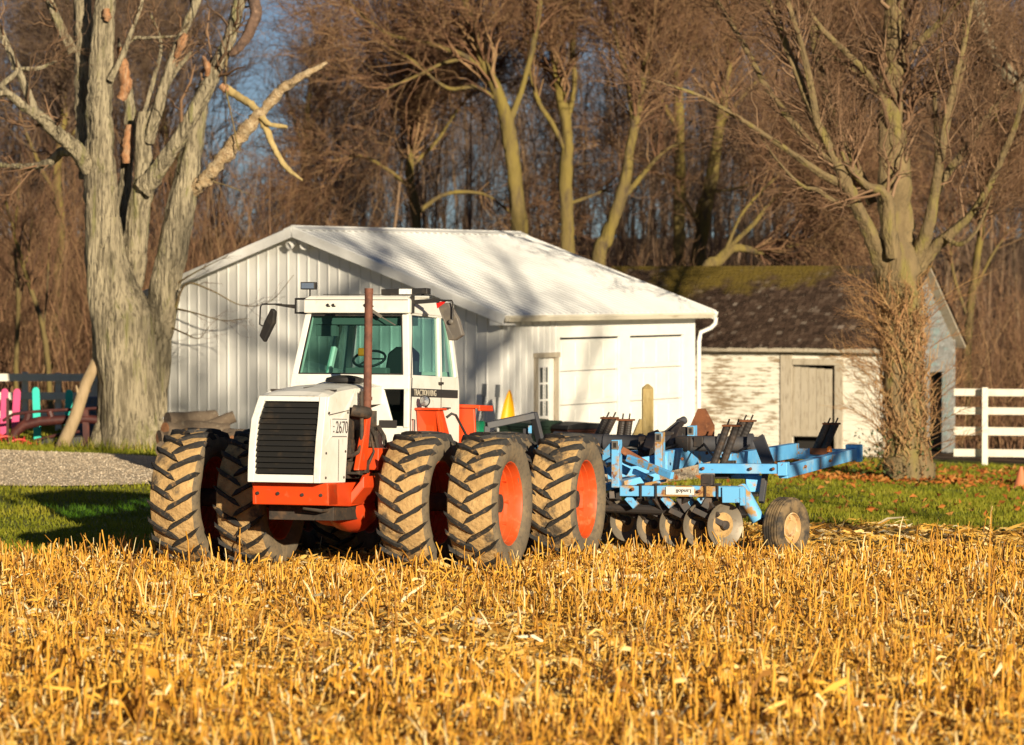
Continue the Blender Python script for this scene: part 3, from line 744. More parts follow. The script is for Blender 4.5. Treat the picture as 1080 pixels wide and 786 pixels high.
# front cowl: a white shell round the louvred grille
def yf(z):   # leaning front face
    return np.interp(z, [1.06, 1.45, 1.78, 2.05], [-1.86, -1.84, -1.76, -1.62])
def hwf(z): return np.interp(z, [1.06, 1.45, 1.78, 2.05], [.445, .45, .45, .415])
m = MB()
zs = [1.06, 1.30, 1.55, 1.78, 1.92, 2.05]
ghw = lambda z: hwf(z) - .085
gz0, gz1 = 1.15, 1.99
for s in (-1, 1):   # side strips of the front
    P = []
    for z in zs:
        P.append([(s * hwf(z), yf(z), z), (s * ghw(z), yf(z), z), (s * ghw(z), yf(z) + .09, z), (s * hwf(z), yf(z) + .09, z)])
    vs = [p for q in P for p in q]; fs = []
    for i in range(len(zs) - 1):
        for k in range(4):
            fs.append((i * 4 + k, i * 4 + (k + 1) % 4, i * 4 + 4 + (k + 1) % 4, i * 4 + 4 + k))
    fs += [(0, 1, 2, 3), tuple(len(vs) - 4 + k for k in (3, 2, 1, 0))]
    m.add(vs, fs)
def strip(za, zb):
    m.add([(-ghw(za), yf(za), za), (ghw(za), yf(za), za), (ghw(zb), yf(zb), zb), (-ghw(zb), yf(zb), zb), (-ghw(za), yf(za) + .09, za), (ghw(za), yf(za) + .09, za), (ghw(zb), yf(zb) + .09, zb), (-ghw(zb), yf(zb) + .09, zb)],
          [(0, 1, 2, 3), (7, 6, 5, 4), (0, 4, 5, 1), (3, 2, 6, 7)])
strip(1.06, gz0); strip(gz1, 2.05)
for s in (-1, 1):   # sides
    P = [(s * hwf(1.06), -1.80, 1.06), (s * hwf(1.45), -1.80, 1.45), (s * hwf(1.78), -1.70, 1.78), (s * .43, -1.56, 2.05), (s * .43, -1.30, 2.11), (s * .43, -.70, 2.16), (s * .43, -.66, 1.93), (s * .45, -.95, 1.93), (s * .45, -1.00, 1.55), (s * .45, -1.06, 1.06)]
    n = len(P); m.add(P + [(x - s * .03, y, z) for x, y, z in P], [tuple(range(n)), tuple(range(2 * n - 1, n - 1, -1))] + [(i, (i + 1) % n, n + (i + 1) % n, n + i) for i in range(n)])
# top of the hood, slightly crowned
prof = [(-1.62, 2.05), (-1.50, 2.085), (-1.2, 2.125), (-.7, 2.17), (.0, 2.20), (.22, 2.21)]
vs = []; fs = []; nx = 9
for (y, z) in prof:
    for i in range(nx):
        x = -1 + 2 * i / (nx - 1); vs.append((x * (.425 if y > -1.6 else .415), y, z + .025 * (1 - x * x) * (1 if y > -1.6 else .2) - (.02 if abs(x) > .99 else 0)))
for j in range(len(prof) - 1):
    for i in range(nx - 1): fs.append((j * nx + i, j * nx + i + 1, (j + 1) * nx + i + 1, (j + 1) * nx + i))
m.add(vs, fs)
for s in (-1, 1): m.prism([(s * .425, -.70, 2.155), (s * .425, .22, 2.19), (s * .425, .22, 1.98), (s * .425, -.66, 1.95)], (-s * .03, 0, 0))
m.build('hood', M['white'], tr, bevel=.008)
m = MB()
nlv = 13
for i in range(nlv):
    z = gz0 + .01 + (gz1 - gz0 - .02) * (i + .5) / nlv; hz = (gz1 - gz0) / nlv
    h = ghw(z) - .004
    m.add([(-h, yf(z) + .008, z - hz * .42), (h, yf(z) + .008, z - hz * .42), (h, yf(z) + .055, z + hz * .42), (-h, yf(z) + .055, z + hz * .42), (-h, yf(z) + .022, z - hz * .42), (h, yf(z) + .022, z - hz * .42), (h, yf(z) + .069, z + hz * .42), (-h, yf(z) + .069, z + hz * .42)],
          [(0, 1, 2, 3), (7, 6, 5, 4), (0, 4, 5, 1), (3, 2, 6, 7)])
m.add([(-ghw(gz0), yf(gz0) + .088, gz0), (ghw(gz0), yf(gz0) + .088, gz0), (ghw(1.78), yf(1.78) + .088, 1.78), (ghw(gz1), yf(gz1) + .088, gz1), (-ghw(gz1), yf(gz1) + .088, gz1), (-ghw(1.78), yf(1.78) + .088, 1.78)], [(0, 1, 2, 3, 4, 5)])
m.build('grille', M['grille'], tr)

def text_mesh(name, txt, size, m, parent, mw):
    """flat lettering as a thin mesh"""
    cu = bpy.data.curves.new(name, 'FONT'); cu.body = txt; cu.size = size; cu.extrude = .0015; cu.align_x = 'CENTER'; cu.align_y = 'CENTER'
    ob = bpy.data.objects.new(name, cu); COL.objects.link(ob)
    dg = bpy.context.evaluated_depsgraph_get(); me = bpy.data.meshes.new_from_object(ob.evaluated_get(dg))
    bpy.data.objects.remove(ob); me.materials.clear(); me.materials.append(m)
    o = link_mesh(name, me, parent); o.matrix_local = mw
    return o
# number plate decal on the side of the cowl
m = MB(); m.box((.452, -1.56, 1.585), (.457, -1.02, 1.80)); m.build('number_decal', M['decal'], tr)
m = MB()
for z in (1.592, 1.792): m.box((.457, -1.53, z - .004), (.459, -1.06, z + .004))
m.box((.457, -1.50, 1.64), (.459, -1.46, 1.655)); m.box((.457, -1.50, 1.70), (.459, -1.46, 1.712))
m.build('decal_border', M['letter_dark'], tr)
SIDE = Matrix.Rotation(RAD(90), 4, 'Z') @ Matrix.Rotation(RAD(90), 4, 'X')
tx = text_mesh('number_lettering', '2670', .20, M['letter_dark'], tr, Matrix.Translation((.4585, -1.22, 1.692)) @ SIDE)
m = MB(); m.tube([(.40, -.80, 1.90), (.52, -.72, 1.88), (.55, -.62, 1.87)], .07, 12); m.build('intake_pipe', M['grime'], tr, smooth=40)
# exhaust stack, hose, pre-cleaner dish
m = MB()
m.tube([(.36, -.62, 1.84), (.46, -.60, 1.83), (.52, -.60, 1.88), (.535, -.60, 1.97), (.535, -.60, 3.30)], .048, 14)
m.tube([(.535, -.60, 2.02), (.535, -.60, 2.06)], .058, 14); m.tube([(.535, -.60, 3.27), (.535, -.60, 3.33)], .052, 14, caps=False)
m.build('exhaust_stack', M['rust_pipe'], tr, smooth=40)
m = MB(); m.tube([(.49, -.68, 2.12), (.50, -.68, 1.75), (.51, -.70, 1.52), (.50, -.78, 1.41), (.47, -.92, 1.37), (.45, -1.02, 1.37)], .026, 9); m.build('hose', M['grime'], tr, smooth=50)
m = MB(); m.lathe([(0, -.02), (.22, -.02), (.235, .0), (.22, .035), (.13, .06), (.05, .07), (0, .07)], (.03, -.02, 2.25), (0, 0, 1), 30); m.lathe([(.08, -.08), (.08, -.02)], (.03, -.02, 2.25), (0, 0, 1), 16)
m.build('air_precleaner', M['black'], tr, smooth=40)

# cab
def cy(z): return np.interp(z, [1.4, 2.18, 3.06, 3.28], [.21, .20, .42, .46])       # front face
def cx(z): return np.interp(z, [1.4, 2.18, 2.33, 3.06, 3.28], [.77, .765, .755, .665, .64])
def cb(z): return np.interp(z, [1.4, 2.2, 3.06, 3.28], [2.06, 2.06, 2.00, 1.98])
cab = MB()
def ring(mb, zs, pts_fn, closed=True):
    vs = []; fs = []; n = len(pts_fn(zs[0]))
    for z in zs: vs += [(x, y, z) for x, y in pts_fn(z)]
    for i in range(len(zs) - 1):
        for k in range(n): fs.append((i * n + k, i * n + (k + 1) % n, (i + 1) * n + (k + 1) % n, (i + 1) * n + k))
    fs += [tuple(range(n - 1, -1, -1)), tuple((len(zs) - 1) * n + k for k in range(n))]
    mb.add(vs, fs)
def post(mb, zs, xo, xi, yo, yi):
    """tapered corner post; arguments are functions of z"""
    ring(mb, zs, lambda z: [(xo(z), yo(z)), (xi(z), yo(z)), (xi(z), yi(z)), (xo(z), yi(z))])
Z = [2.33, 2.7, 3.06]
for s in (-1, 1):
    post(cab, Z, lambda z: s * cx(z), lambda z: s * (cx(z) - .085), cy, lambda z: cy(z) + .13)        # front posts
    post(cab, Z, lambda z: s * cx(z), lambda z: s * (cx(z) - .06), lambda z: cy(z) + 1.10, lambda z: cy(z) + 1.20)
    post(cab, Z, lambda z: s * cx(z), lambda z: s * (cx(z) - .09), lambda z: cb(z) - .10, cb)
    # lower body sides
    ring(cab, [1.42, 2.18, 2.335], lambda z: [(s * cx(z), cy(z) + .004), (s * (cx(z) - .05), cy(z) + .004), (s * (cx(z) - .05), cb(z)), (s * cx(z), cb(z))])
    ring(cab, [3.055, 3.10], lambda z: [(s * cx(z), cy(z) + .05), (s * (cx(z) - .06), cy(z) + .05), (s * (cx(z) - .06), cb(z)), (s * cx(z), cb(z))])
# scuttle under the windscreen, centre panel below, back wall
ring(cab, [2.16, 2.335], lambda z: [(-cx(z), cy(z) - .002), (cx(z), cy(z) - .002), (cx(z), cy(z) + .06), (-cx(z), cy(z) + .06)])
ring(cab, [1.72, 2.16], lambda z: [(-.44 - (2.16 - z) * -.3, cy(z)), (.44 + (2.16 - z) * .30 - .0, cy(z)), (.44 + (2.16 - z) * .30, cy(z) + .05), (-.44 + (2.16 - z) * -.0, cy(z) + .05)])
ring(cab, [1.40, 1.72], lambda z: [(-.766, cy(z) - .001), (.766, cy(z) - .001), (.766, cy(z) + .05), (-.766, cy(z) + .05)])
cab.box((.70, .19, 1.70), (.768, .26, 2.17)); cab.box((-.768, .19, 1.70), (-.70, .26, 2.17))
ring(cab, [1.42, 2.40], lambda z: [(-cx(z) + .05, cb(z) - .05), (cx(z) - .05, cb(z) - .05), (cx(z) - .05, cb(z) - .002), (-cx(z) + .05, cb(z) - .002)])
cab.box((-.70, .26, 1.42), (.70, 2.0, 1.47))
cb_o = cab.build('cab', M['white'], tr, bevel=.012)
m = MB()
ring(m, [3.075, 3.10, 3.24, 3.285], lambda z: [((cx(3.1) + .02 - (z > 3.25) * .06) * sx, yy) for sx, yy in ((-1, cy(3.1) - .02 + (z > 3.25) * .05), (1, cy(3.1) - .02 + (z > 3.25) * .05), (1, 2.06 - (z > 3.25) * .12), (-1, 2.06 - (z > 3.25) * .12))])
m.prism([(-.66, .52, 3.29), (.66, .52, 3.29), (.66, 1.2, 3.315), (-.66, 1.2, 3.315)], (0, 0, -.03))
rf_ = m.build('cab_roof', M['white'], tr, bevel=.03)
m = MB(); m.bar((-.66, cy(3.1) - .022, 3.235), (.66, cy(3.1) - .022, 3.235), .006, .008); m.bar((-.60, .86, 3.318), (.60, .86, 3.318), .01, .006); m.build('roof_seam', M['grime'], rf_)
m = MB()
for x in (-.36, -.29, .12, .20): m.tube([(x, cy(3.1) - .03, 3.175), (x, cy(3.1) - .045, 3.175)], .014, 8); m.box((x - .012, cy(3.1) - .034, 3.15), (x + .025, cy(3.1) - .02, 3.165))
m.build('marker_light', M['black'], rf_)
# windows
def pane(name, pts, m_, th=(0, .008, 0)):
    q = MB(); q.add(pts, [tuple(range(len(pts)))]); return q.build(name, m_, tr)
m = MB(); zt, zb = 3.055, 2.335
pane('windscreen', [(-cx(zb) + .08, cy(zb) + .04, zb), (cx(zb) - .08, cy(zb) + .04, zb), (cx(zt) - .08, cy(zt) + .04, zt), (-cx(zt) + .08, cy(zt) + .04, zt)], M['glass'])
for s in (-1, 1):
    for (a0, a1) in ((.13, 1.10), (1.20, None)):
        p = lambda z, a: (s * (cx(z) - .03), (cy(z) + a) if a is not None else cb(z) - .10, z)
        pane('side_window', [p(zb, a0), p(zb, a1), p(zt, a1), p(zt, a0)], M['glass_side'], (s * -.006, 0, 0))
    pane('foot_window', [(s * .46, cy(2.14) + .02, 2.155), (s * .70, cy(2.14) + .02, 2.155), (s * .70, cy(1.73) + .02, 1.725), (s * .58, cy(1.73) + .02, 1.725)], M['win_foot'] if 'win_foot' in M else M['glass_side'])
pane('rear_window', [(-.60, 1.985, 2.40), (.60, 1.985, 2.40), (.56, 1.95, 3.055), (-.56, 1.95, 3.055)], M['glass'])
m = MB()
for (a, b) in (((-cx(zb) + .085, zb + .004), (cx(zb) - .085, zb + .004)), ((-cx(zt) + .085, zt - .006), (cx(zt) - .085, zt - .006)), ((-cx(zb) + .09, zb), (-cx(zt) + .09, zt)), ((cx(zb) - .09, zb), (cx(zt) - .09, zt))):
    m.bar((a[0], cy(a[1]) + .012, a[1]), (b[0], cy(b[1]) + .012, b[1]), .016, .020)
m.build('window_seal', M['black'], tr)
m = MB()
for zl in (2.30, 1.55):
    pass
m.bar((.7815, cy(2.3) + .03, 2.30), (.7715, cy(1.55) + .03, 1.50), .006, .010); m.bar((.668, .57, 3.05), (.770, cy(2.3) + .035, 2.30), .006, .010)
m.bar((.7675, cy(2.2) + 1.15, 2.32), (.773, cy(2.2) + 1.15, 1.50), .006, .008); m.box((.768, 1.26, 2.235), (.80, 1.36, 2.265))
m.build('door_seam', M['black'], tr)
# stripe with lettering
m = MB(); m.prism([(.7675, .26, 2.075), (.7675, 1.98, 2.075), (.7675, 1.98, 2.175), (.7675, .26, 2.175)], (.004, 0, 0)); m.build('stripe', M['stripe'], tr)
text_mesh('stripe_lettering', 'TRACTION KING', .105, M['letter_tan'], tr, Matrix.Translation((.7735, .76, 2.122)) @ SIDE)
m = MB(); m.prism([(.40, .193, 1.79), (.62, .193, 1.79), (.62, .193, 1.70), (.40, .193, 1.70)], (0, -.004, 0)); m.build('front_stripe', M['stripe'], tr)
m = MB()
m.bar((.4525, -1.60, 1.84), (.4525, -.95, 1.90), .004, .008); m.bar((.4525, -1.30, 1.08), (.4525, -1.30, 1.56), .004, .007)
m.bar((-.41, -1.28, 2.118), (.41, -1.28, 2.118), .008, .03); m.bar((.0, -1.27, 2.150), (.0, .2, 2.237), .010, .008)
m.build('hood_seam', M['grime'], tr)
for i, (y, z) in enumerate(((-1.70, 1.12), (-1.12, 1.12), (-1.70, 1.40), (-1.08, 1.42), (-1.62, 1.86), (-1.02, 1.87))):
    m = MB(); m.lathe([(0, .0), (.016, 0), (.014, .009), (0, .010)], (.450, y, z), (1, 0, 0), 8); m.build('bolt', M['iron'], tr)
for i, (x, z) in enumerate(((-.40, .93), (-.15, .93), (.15, .92), (.38, .92))):
    m = MB(); m.lathe([(0, .0), (.022, 0), (.02, .014), (0, .015)], (x, -1.655, z), (0, -1, 0), 8); m.build('bolt', M['iron'], tr)
for (ya, za, yb, zb_) in ((.30, 1.62, .30, 1.80), (1.40, 1.95, 1.60, 1.95)):
    m = MB(); m.tube([(.775, ya, za), (.805, ya, za), (.805, yb, zb_), (.775, yb, zb_)], .010, 6); m.build('door_handle', M['black'], tr)
# inside: seat, steering wheel, console
m = MB(); m.box((-.05, 1.05, 1.9), (.45, 1.5, 2.22)); m.prism([(-.03, 1.42, 2.2), (.43, 1.42, 2.2), (.40, 1.52, 2.62), (.30, 1.54, 2.70), (.10, 1.54, 2.70), (.0, 1.52, 2.62)], (0, .10, 0)); m.build('seat', M['seat'], tr, bevel=.03)
m = MB(); n = 20
pts = [(.10 + .20 * math.cos(2 * math.pi * i / n), .62 + .14 * math.sin(2 * math.pi * i / n), 2.53 + .10 * math.sin(2 * math.pi * i / n)) for i in range(n + 1)]
m.tube(pts, .016, 8); m.tube([(.10, .62, 2.53), (.10, .50, 2.1)], .025, 8)
for k in range(3):
    a = 2 * math.pi * k / 3; m.tube([(.10, .62, 2.53), (.10 + .2 * math.cos(a), .62 + .14 * math.sin(a), 2.53 + .1 * math.sin(a))], .012, 6)
m.build('steering_wheel', M['seat'], tr, smooth=50)
m = MB(); m.box((-.12, .36, 2.25), (.42, .5, 2.42)); m.box((-.60, 1.6, 1.5), (.60, 1.9, 2.35)); m.build('console', M['cab_in'], tr, bevel=.02)
m = MB(); m.box((-.03, .55, 2.56), (.07, .60, 2.66)); m.build('orange_tag', M['lamp_orange'], tr, bevel=.02)
m = MB(); m.box((-.60, .50, 2.94), (.60, .95, 3.06)); m.box((-.56, .52, 2.80), (-.30, .62, 2.93)); m.build('headliner', M['cab_in'], tr)
# lamps and light bar on the roof
m = MB(); m.bar((.02, 1.28, 3.36), (.62, 1.28, 3.375), .14, .075); m.tube([(.10, 1.28, 3.29), (.10, 1.28, 3.35)], .02, 8); m.tube([(.54, 1.28, 3.29), (.54, 1.28, 3.36)], .02, 8)
lb = m.build('light_bar', M['black'], tr, bevel=.012)
m = MB(); m.box((.26, 1.195, 3.335), (.42, 1.21, 3.40)); m.build('label_plate', M['decal'], lb)
m = MB(); m.box((-.73, .42, 3.36), (-.54, .50, 3.45)); m.tube([(-.62, .46, 3.28), (-.62, .46, 3.36)], .012, 6)
wl = m.build('work_lamp', M['black'], tr, bevel=.01)
m = MB(); m.box((-.715, .412, 3.372), (-.555, .419, 3.438)); m.build('lens', M['chrome'], wl)
# mirrors on their arms
m = MB(); m.tube([(-.67, .55, 3.25), (-.84, .55, 3.25), (-.84, .55, 3.08), (-.70, .55, 3.08)], .016, 7); m.prism([(-.84, .54, 3.13), (-.84, .54, 3.18), (-1.10, .54, 3.19), (-1.10, .54, 3.17)], (0, .03, 0)); m.tube([(-1.02, .55, 3.185), (-1.28, .55, 3.185), (-1.30, .55, 3.15), (-1.31, .56, 2.94), (-1.28, .58, 2.92)], .010, 7)
am = m.build('mirror_arm', M['black'], tr, smooth=50)
m = MB(); m.prism([(-1.17, .56, 3.14), (-1.12, .56, 3.10), (-1.14, .58, 2.96), (-1.28, .62, 2.72), (-1.345, .62, 2.80), (-1.27, .60, 2.98)], (.02, .06, 0)); m.build('mirror', M['black'], tr, bevel=.015)
m = MB(); m.bar((.69, .50, 3.29), (.69, .50, 3.08), .035, .035); m.bar((.69, .50, 3.21), (1.02, .52, 3.235), .03, .05); m.tube([(1.0, .52, 3.235), (1.18, .52, 3.23), (1.185, .53, 3.21), (1.185, .54, 3.0)], .011, 7)
m.bar((.69, .50, 3.21), (.69, .50, 3.12), .02, .02); m.build('mirror_arm', M['black'], tr, smooth=50)
m = MB(); m.prism([(.97, .57, 3.19), (1.11, .56, 3.21), (1.23, .56, 3.02), (1.29, .58, 2.82), (1.19, .60, 2.76), (1.11, .60, 2.755), (1.06, .58, 2.96)], (.03, .05, 0)); m.lathe([(0, 0), (.035, 0), (.03, .03), (0, .035)], (1.16, .56, 2.98), (0, -1, 0), 12); m.build('mirror', M['mirror_grey'], tr, bevel=.012)
m = MB(); m.prism([(.97, .545, 3.205), (1.10, .545, 3.235), (1.07, .545, 3.20), (.985, .545, 3.14)], (0, .02, 0)); m.build('reflector', M['lamp_red'], tr)
m = MB(); m.bar((.20, .40, 3.11), (.33, .40, 3.03), .02, .035); m.bar((.33, .395, 3.03), (.52, .37, 2.93), .008, .012); m.build('wiper', M['mirror_grey'], tr)
# red fenders and steps beside the cab
m = MB()
m.prism([(.78, .42, 1.93), (1.06, .42, 1.93), (1.09, .50, 1.78), (1.09, .70, 1.30), (.78, .55, 1.30)], (0, .04, 0))
m.prism([(1.05, .42, 1.94), (1.05, .62, 1.94), (1.10, 1.02, 1.30), (1.10, .86, 1.22), (1.08, .52, 1.60)], (-.04, 0, 0))
m.prism([(.77, .38, 1.945), (1.09, .38, 1.945), (1.09, .66, 1.945), (.77, .66, 1.945)], (0, 0, -.03))
m.box((.78, .46, 1.18), (1.15, 1.0, 1.32))
m.build('front_fender', M['red'], tr, bevel=.012)
m = MB()
for s in (1, -1):
    m = MB(); m.prism([(s * .66, 2.12, 1.985), (s * .94, 2.12, 1.975), (s * .97, 2.12, 1.47), (s * .60, 2.12, 1.47)], (0, .05, 0))
    m.prism([(s * .64, 2.08, 2.005), (s * 1.03, 2.08, 1.995), (s * 1.03, 2.6, 1.995), (s * .64, 2.6, 2.005)], (0, 0, -.045)); m.box((min(s * 1.0, s * 1.035), 2.075, 1.92), (max(s * 1.0, s * 1.035), 2.6, 1.958))
    m.prism([(s * .66, 2.15, 1.97), (s * .70, 2.15, 1.97), (s * .70, 2.6, 1.97), (s * .66, 2.6, 1.97)], (0, 0, -.5))
    m.build('rear_fender', M['red'], tr, bevel=.012)
m = MB(); m.tube([(1.06, .72, 1.83), (1.12, .74, 1.88), (1.16, .78, 1.86), (1.24, .98, 1.60), (1.30, 1.12, 1.38)], .016, 8); m.build('grab_rail', M['black'], tr, smooth=50)
m = MB(); m.lathe([(0, .07), (.045, .055), (.066, .0), (.070, -.012), (.064, -.02), (0, -.018)], (.90, .40, 2.025), (0, 1, 0), 20); m.tube([(.90, .44, 1.93), (.90, .44, 2.0)], .018, 8); hl = m.build('work_lamp', M['black'], tr, smooth=40)
m = MB(); m.lathe([(0, -.026), (.058, -.024)], (.90, .40, 2.025), (0, 1, 0), 20); m.build('lens', M['chrome'], hl)
# hitch at the rear
m = MB(); m.box((-.12, 4.1, .45), (.12, 4.7, .55)); m.box((-.35, 4.05, .5), (.35, 4.2, 1.2)); m.build('hitch', M['grime'], tr, bevel=.01)

# ------------------------------------------------------------------ blue disc cultivator behind the tractor
IP0 = PX(822, 499, 43.6); E1 = Vector((.956, -.292, 0)); E2 = Vector((.292, .956, 0))
def IM(u, v, b):
    """point of the machine: column u, row v, b metres behind its front bar"""
    k = (u - 540) / 3600
    a = (k * (IP0.y + .956 * b) - IP0.x - .292 * b) / (.956 + .292 * k)
    return PX(u, v, IP0.y - .292 * a + .956 * b)
ROOT = Vector((2.0, 44.5, -.13))
im = thing('disc_cultivator', 'blue disc cultivator with rusty frame, folded springs and one rear gauge wheel', 'farm implement', ROOT)
def IB(): return MB(ROOT)
m = IB(); m.bar(IM(738, 494, 0), IM(823, 494.5, 0), .13, .125); m.bar(IM(823, 494.5, 0) + E1 * -.02, IM(830, 494.5, 0) + E1 * .02, .17, .17); m.build('front_toolbar', M['blue'], im, bevel=.008)
m = IB(); m.bar(IM(826, 498, .05), IM(901, 478.5, 4.2), .12, .16); m.bar(IM(900, 478, 4.2) - E1 * .10, IM(900, 478, 4.2) + E1 * .12, .14, .24); m.build('side_beam', M['blue'], im, bevel=.008)
m = IB(); m.bar(IM(838, 478.5, 4.2), IM(899, 479.5, 4.2), .14, .15); m.build('rear_toolbar', M['blue'], im, bevel=.008)
m = IB(); m.bar(IM(766, 487, .3), IM(838, 475, 4.2), .13, .20); m.build('inner_beam', M['blue'], im, bevel=.008)
m = IB(); m.bar(IM(700, 487, .9), IM(766, 472, 4.0), .10, .27); m.bar(IM(640, 497, .7), IM(703, 487, .9), .10, .22); m.build('main_beam', M['blue'], im, bevel=.008)
m = IB(); m.bar(IM(560, 482, 2.9), IM(700, 481, 2.6), .14, .15); m.bar(IM(560, 472, 4.4), IM(800, 474, 4.3), .14, .13); m.bar(IM(560, 492, 1.3), IM(660, 493, 1.0), .14, .13); m.bar(IM(566, 493, 1.2), IM(590, 472, 4.4), .12, .13); m.bar(IM(640, 495, .8), IM(664, 473, 4.4), .12, .13)
m.build('cross_beam', M['blue'], im, bevel=.008)
# uprights with slotted lugs
for (u, va, vb, b) in ((650.5, 464, 514, .1), (696, 456, 496, .75), (730, 449, 462, 2.4)):
    m = IB(); p0 = IM(u, vb, b); p1 = IM(u, va, b)
    m.bar(p0, p1, .10, .17, up=E2)
    if va == 464:
        m.prism([p1 - E1 * .05, p1 - E1 * .05 + Vector((0, 0, -.30)), p1 - E1 * .17 + Vector((0, 0, -.22)), p1 - E1 * .17 + Vector((0, 0, -.06))] if False else [p1 - E1 * .04 - E2 * .06, p1 - E1 * .19 - E2 * .02 - Vector((0, 0, .16)), p1 - E1 * .19 - E2 * .02 - Vector((0, 0, .28)), p1 - E1 * .04 - E2 * .06 - Vector((0, 0, .20))], E2 * .05)
    up_ = m.build('upright', M['blue_worn'], im, bevel=.006)
    m = IB(); c = p1 - E2 * .088 - Vector((0, 0, .065))
    m.bar(c - Vector((0, 0, .055)), c + Vector((0, 0, .055)), .085, .014, up=E2); lug = m.build('lug', M['mirror_grey'], up_)
    m = IB(); c2 = c - E2 * .009; m.bar(c2 - Vector((0, 0, .032)), c2 + Vector((0, 0, .032)), .036, .01, up=E2); m.build('slot', M['dark_gap'], lug)
m = IB(); m.bar(IM(655, 474, .15), IM(682, 490, .3), .06, .09); m.build('rusty_brace', M['rust'], im, bevel=.006)
m = IB(); m.bar(IM(662, 483, .15), IM(709, 502, -.2), .06, .09); m.bar(IM(668, 497, .3), IM(688, 506, .2), .05, .07); m.build('diagonal_brace', M['blue'], im, bevel=.006)
m = IB(); m.bar(IM(655, 511, .05), IM(692, 502, .5), .16, .10); m.bar(IM(632, 516, .3), IM(665, 506, .6), .12, .09); m.bar(IM(662, 515, .0), IM(704, 507, .0), .05, .05); m.build('lower_arm', M['blue_worn'], im, bevel=.008)
# black cross tube
m = IB(); m.tube([IM(585, 463, 2.2), IM(640, 466.5, 2.0), IM(702, 467.5, 1.9), IM(800, 469, 2.1)], .105, 16)
for u in (640, 676, 712, 760, 792): m.tube([IM(u - 2, 467, 2.0), IM(u + 2, 467, 2.0)], .125, 16)
m.build('cross_tube', M['tube_grey'], im, smooth=40)
for (u, v, b) in ((680, 470, 1.6), (690, 474, 1.6), (716, 462, 2.2), (722, 455, 2.4), (737, 466, 1.9), (705, 462, 2.0), (762, 497, .2), (768, 493, .25), (746, 507, -.2), (720, 468, 1.7)):
    m = IB(); p = IM(u, v, b); sz_ = .05 + (u % 7) * .006; m.bar(p - E1 * sz_, p + E1 * sz_ * 1.1, sz_ * 1.7, sz_ * 2.2); m.build('clamp', M['iron'], im, bevel=.008)
for (pa, pb, w_, h_) in ((IM(677, 498, 1.4), IM(678, 462, 1.7), .10, .10), (IM(684, 478, 1.2), IM(690, 458, 1.8), .16, .10), (IM(696, 468, 2), IM(720, 446, 2.8), .06, .06), (IM(708, 474, 1.6), IM(716, 455, 2.2), .08, .14), (IM(600, 482, 1.6), IM(604, 462, 2.0), .10, .12)):
    m = IB(); m.bar(pa, pb, w_, h_, up=E2); m.build('link_bar', M['iron'], im, bevel=.008)
m = IB(); m.tube([IM(700, 459, 2.6), IM(716, 446, 2.9)], .04, 10); m.tube([IM(716, 446, 2.9), IM(722, 443, 3.0)], .055, 10); m.build('hydraulic_ram', M['tube_grey'], im, smooth=40)
# disc gang bar with its worn sign
m = IB(); m.bar(IM(655, 517.5, -.35), IM(783, 518.5, -.35), .14, .135); gb = m.build('gang_bar', M['blue_worn'], im, bevel=.008)
m = IB(); ga, gbp = IM(702.5, 517.6, -.435), IM(732, 518, -.435); m.bar(ga, gbp, .008, .098); sg = m.build('sign', M['decal'], gb)
cxm = (ga * .36 + gbp * .64) - E2 * .012
tm = Matrix.Translation(cxm - ROOT) @ Matrix(((E1.x, 0, E2.x * -1, 0), (E1.y, 0, -E2.y, 0), (0, 1, 0, 0), (0, 0, 0, 1))) @ Matrix.Rotation(math.pi, 4, 'Z') @ Matrix.Shear('XZ', 4, (0, 0))
lt = text_mesh('sign_lettering', 'Landoll', .070, M['letter_dark'], gb, tm)
lt.parent = gb
m = IB(); m.bar(IM(762, 522, -.43), IM(785, 522, -.43), .05, .20); m.bar(IM(781, 524, -.42), IM(786, 524, -.42), .09, .22); m.build('gang_bracket', M['blue_worn'], gb, bevel=.006)
m = IB()
for u in (676, 692, 744, 757):
    m.bar(IM(u, 512, -.44), IM(u, 526, -.44), .02, .02, up=E2); m.bar(IM(u - 2.5, 511, -.36), IM(u + 2.5, 511, -.36), .17, .02)
m.build('u_bolt', M['iron'], gb)
# discs on their hangers
DN = Vector((.56, -.828, 0))
def disc(u, v, b, r, k):
    c = IM(u, v, b); n = 36
    mb = IB(); mb.lathe([(.0, .05), (r * .35, .042), (r * .7, .022), (r, -.02), (r, -.028), (r * .7, .012), (0, .04)], c, -DN, n)
    o = mb.build('disc_blade', M['disc'], im, smooth=50)
    mb = IB(); mb.lathe([(.0, .02), (r * .56, .016), (r * .60, .026), (r * .5, .03)], c, -DN, n)
    o2 = mb.build('mud_patch', M['mud'], o, smooth=50)
    return c
k = 0
hang = IB()
for (u, v) in ((634, 548), (660, 549), (688, 553), (713, 553), (738, 554), (763.5, 554)):
    c = disc(u, v, -.30 + (763 - u) * .0058, .285 if u > 700 else .27, k); k += 1
    top = IM(u - 22, 524, -.28); hub = c + DN * .05
    hang.bar(top, hub + Vector((-.12, 0, .10)), .05, .11); hang.bar(hub + Vector((-.42, .02, .20)), hub, .045, .07); hang.lathe([(0, 0), (.06, 0), (.06, .05), (0, .05)], c, DN, 12)
    hang.bar(IM(u - 14, 522, -.3), c + Vector((-.25, .05, .22)), .09, .10)
hang.tube([IM(626, 535, -.1), IM(756, 541, -.2)], .06, 10)
hang.build('disc_hanger', M['iron'], im, bevel=.006)
m = IB(); m.bar(IM(650, 519, 2.3), IM(800, 519, 2.3), .12, .12)
for u in (648, 672, 698, 724, 750, 776): m.bar(IM(u, 517, 2.2), IM(u + 8, 545, 2.0), .10, .08)
m.build('rear_gang', M['iron'], im, bevel=.006)
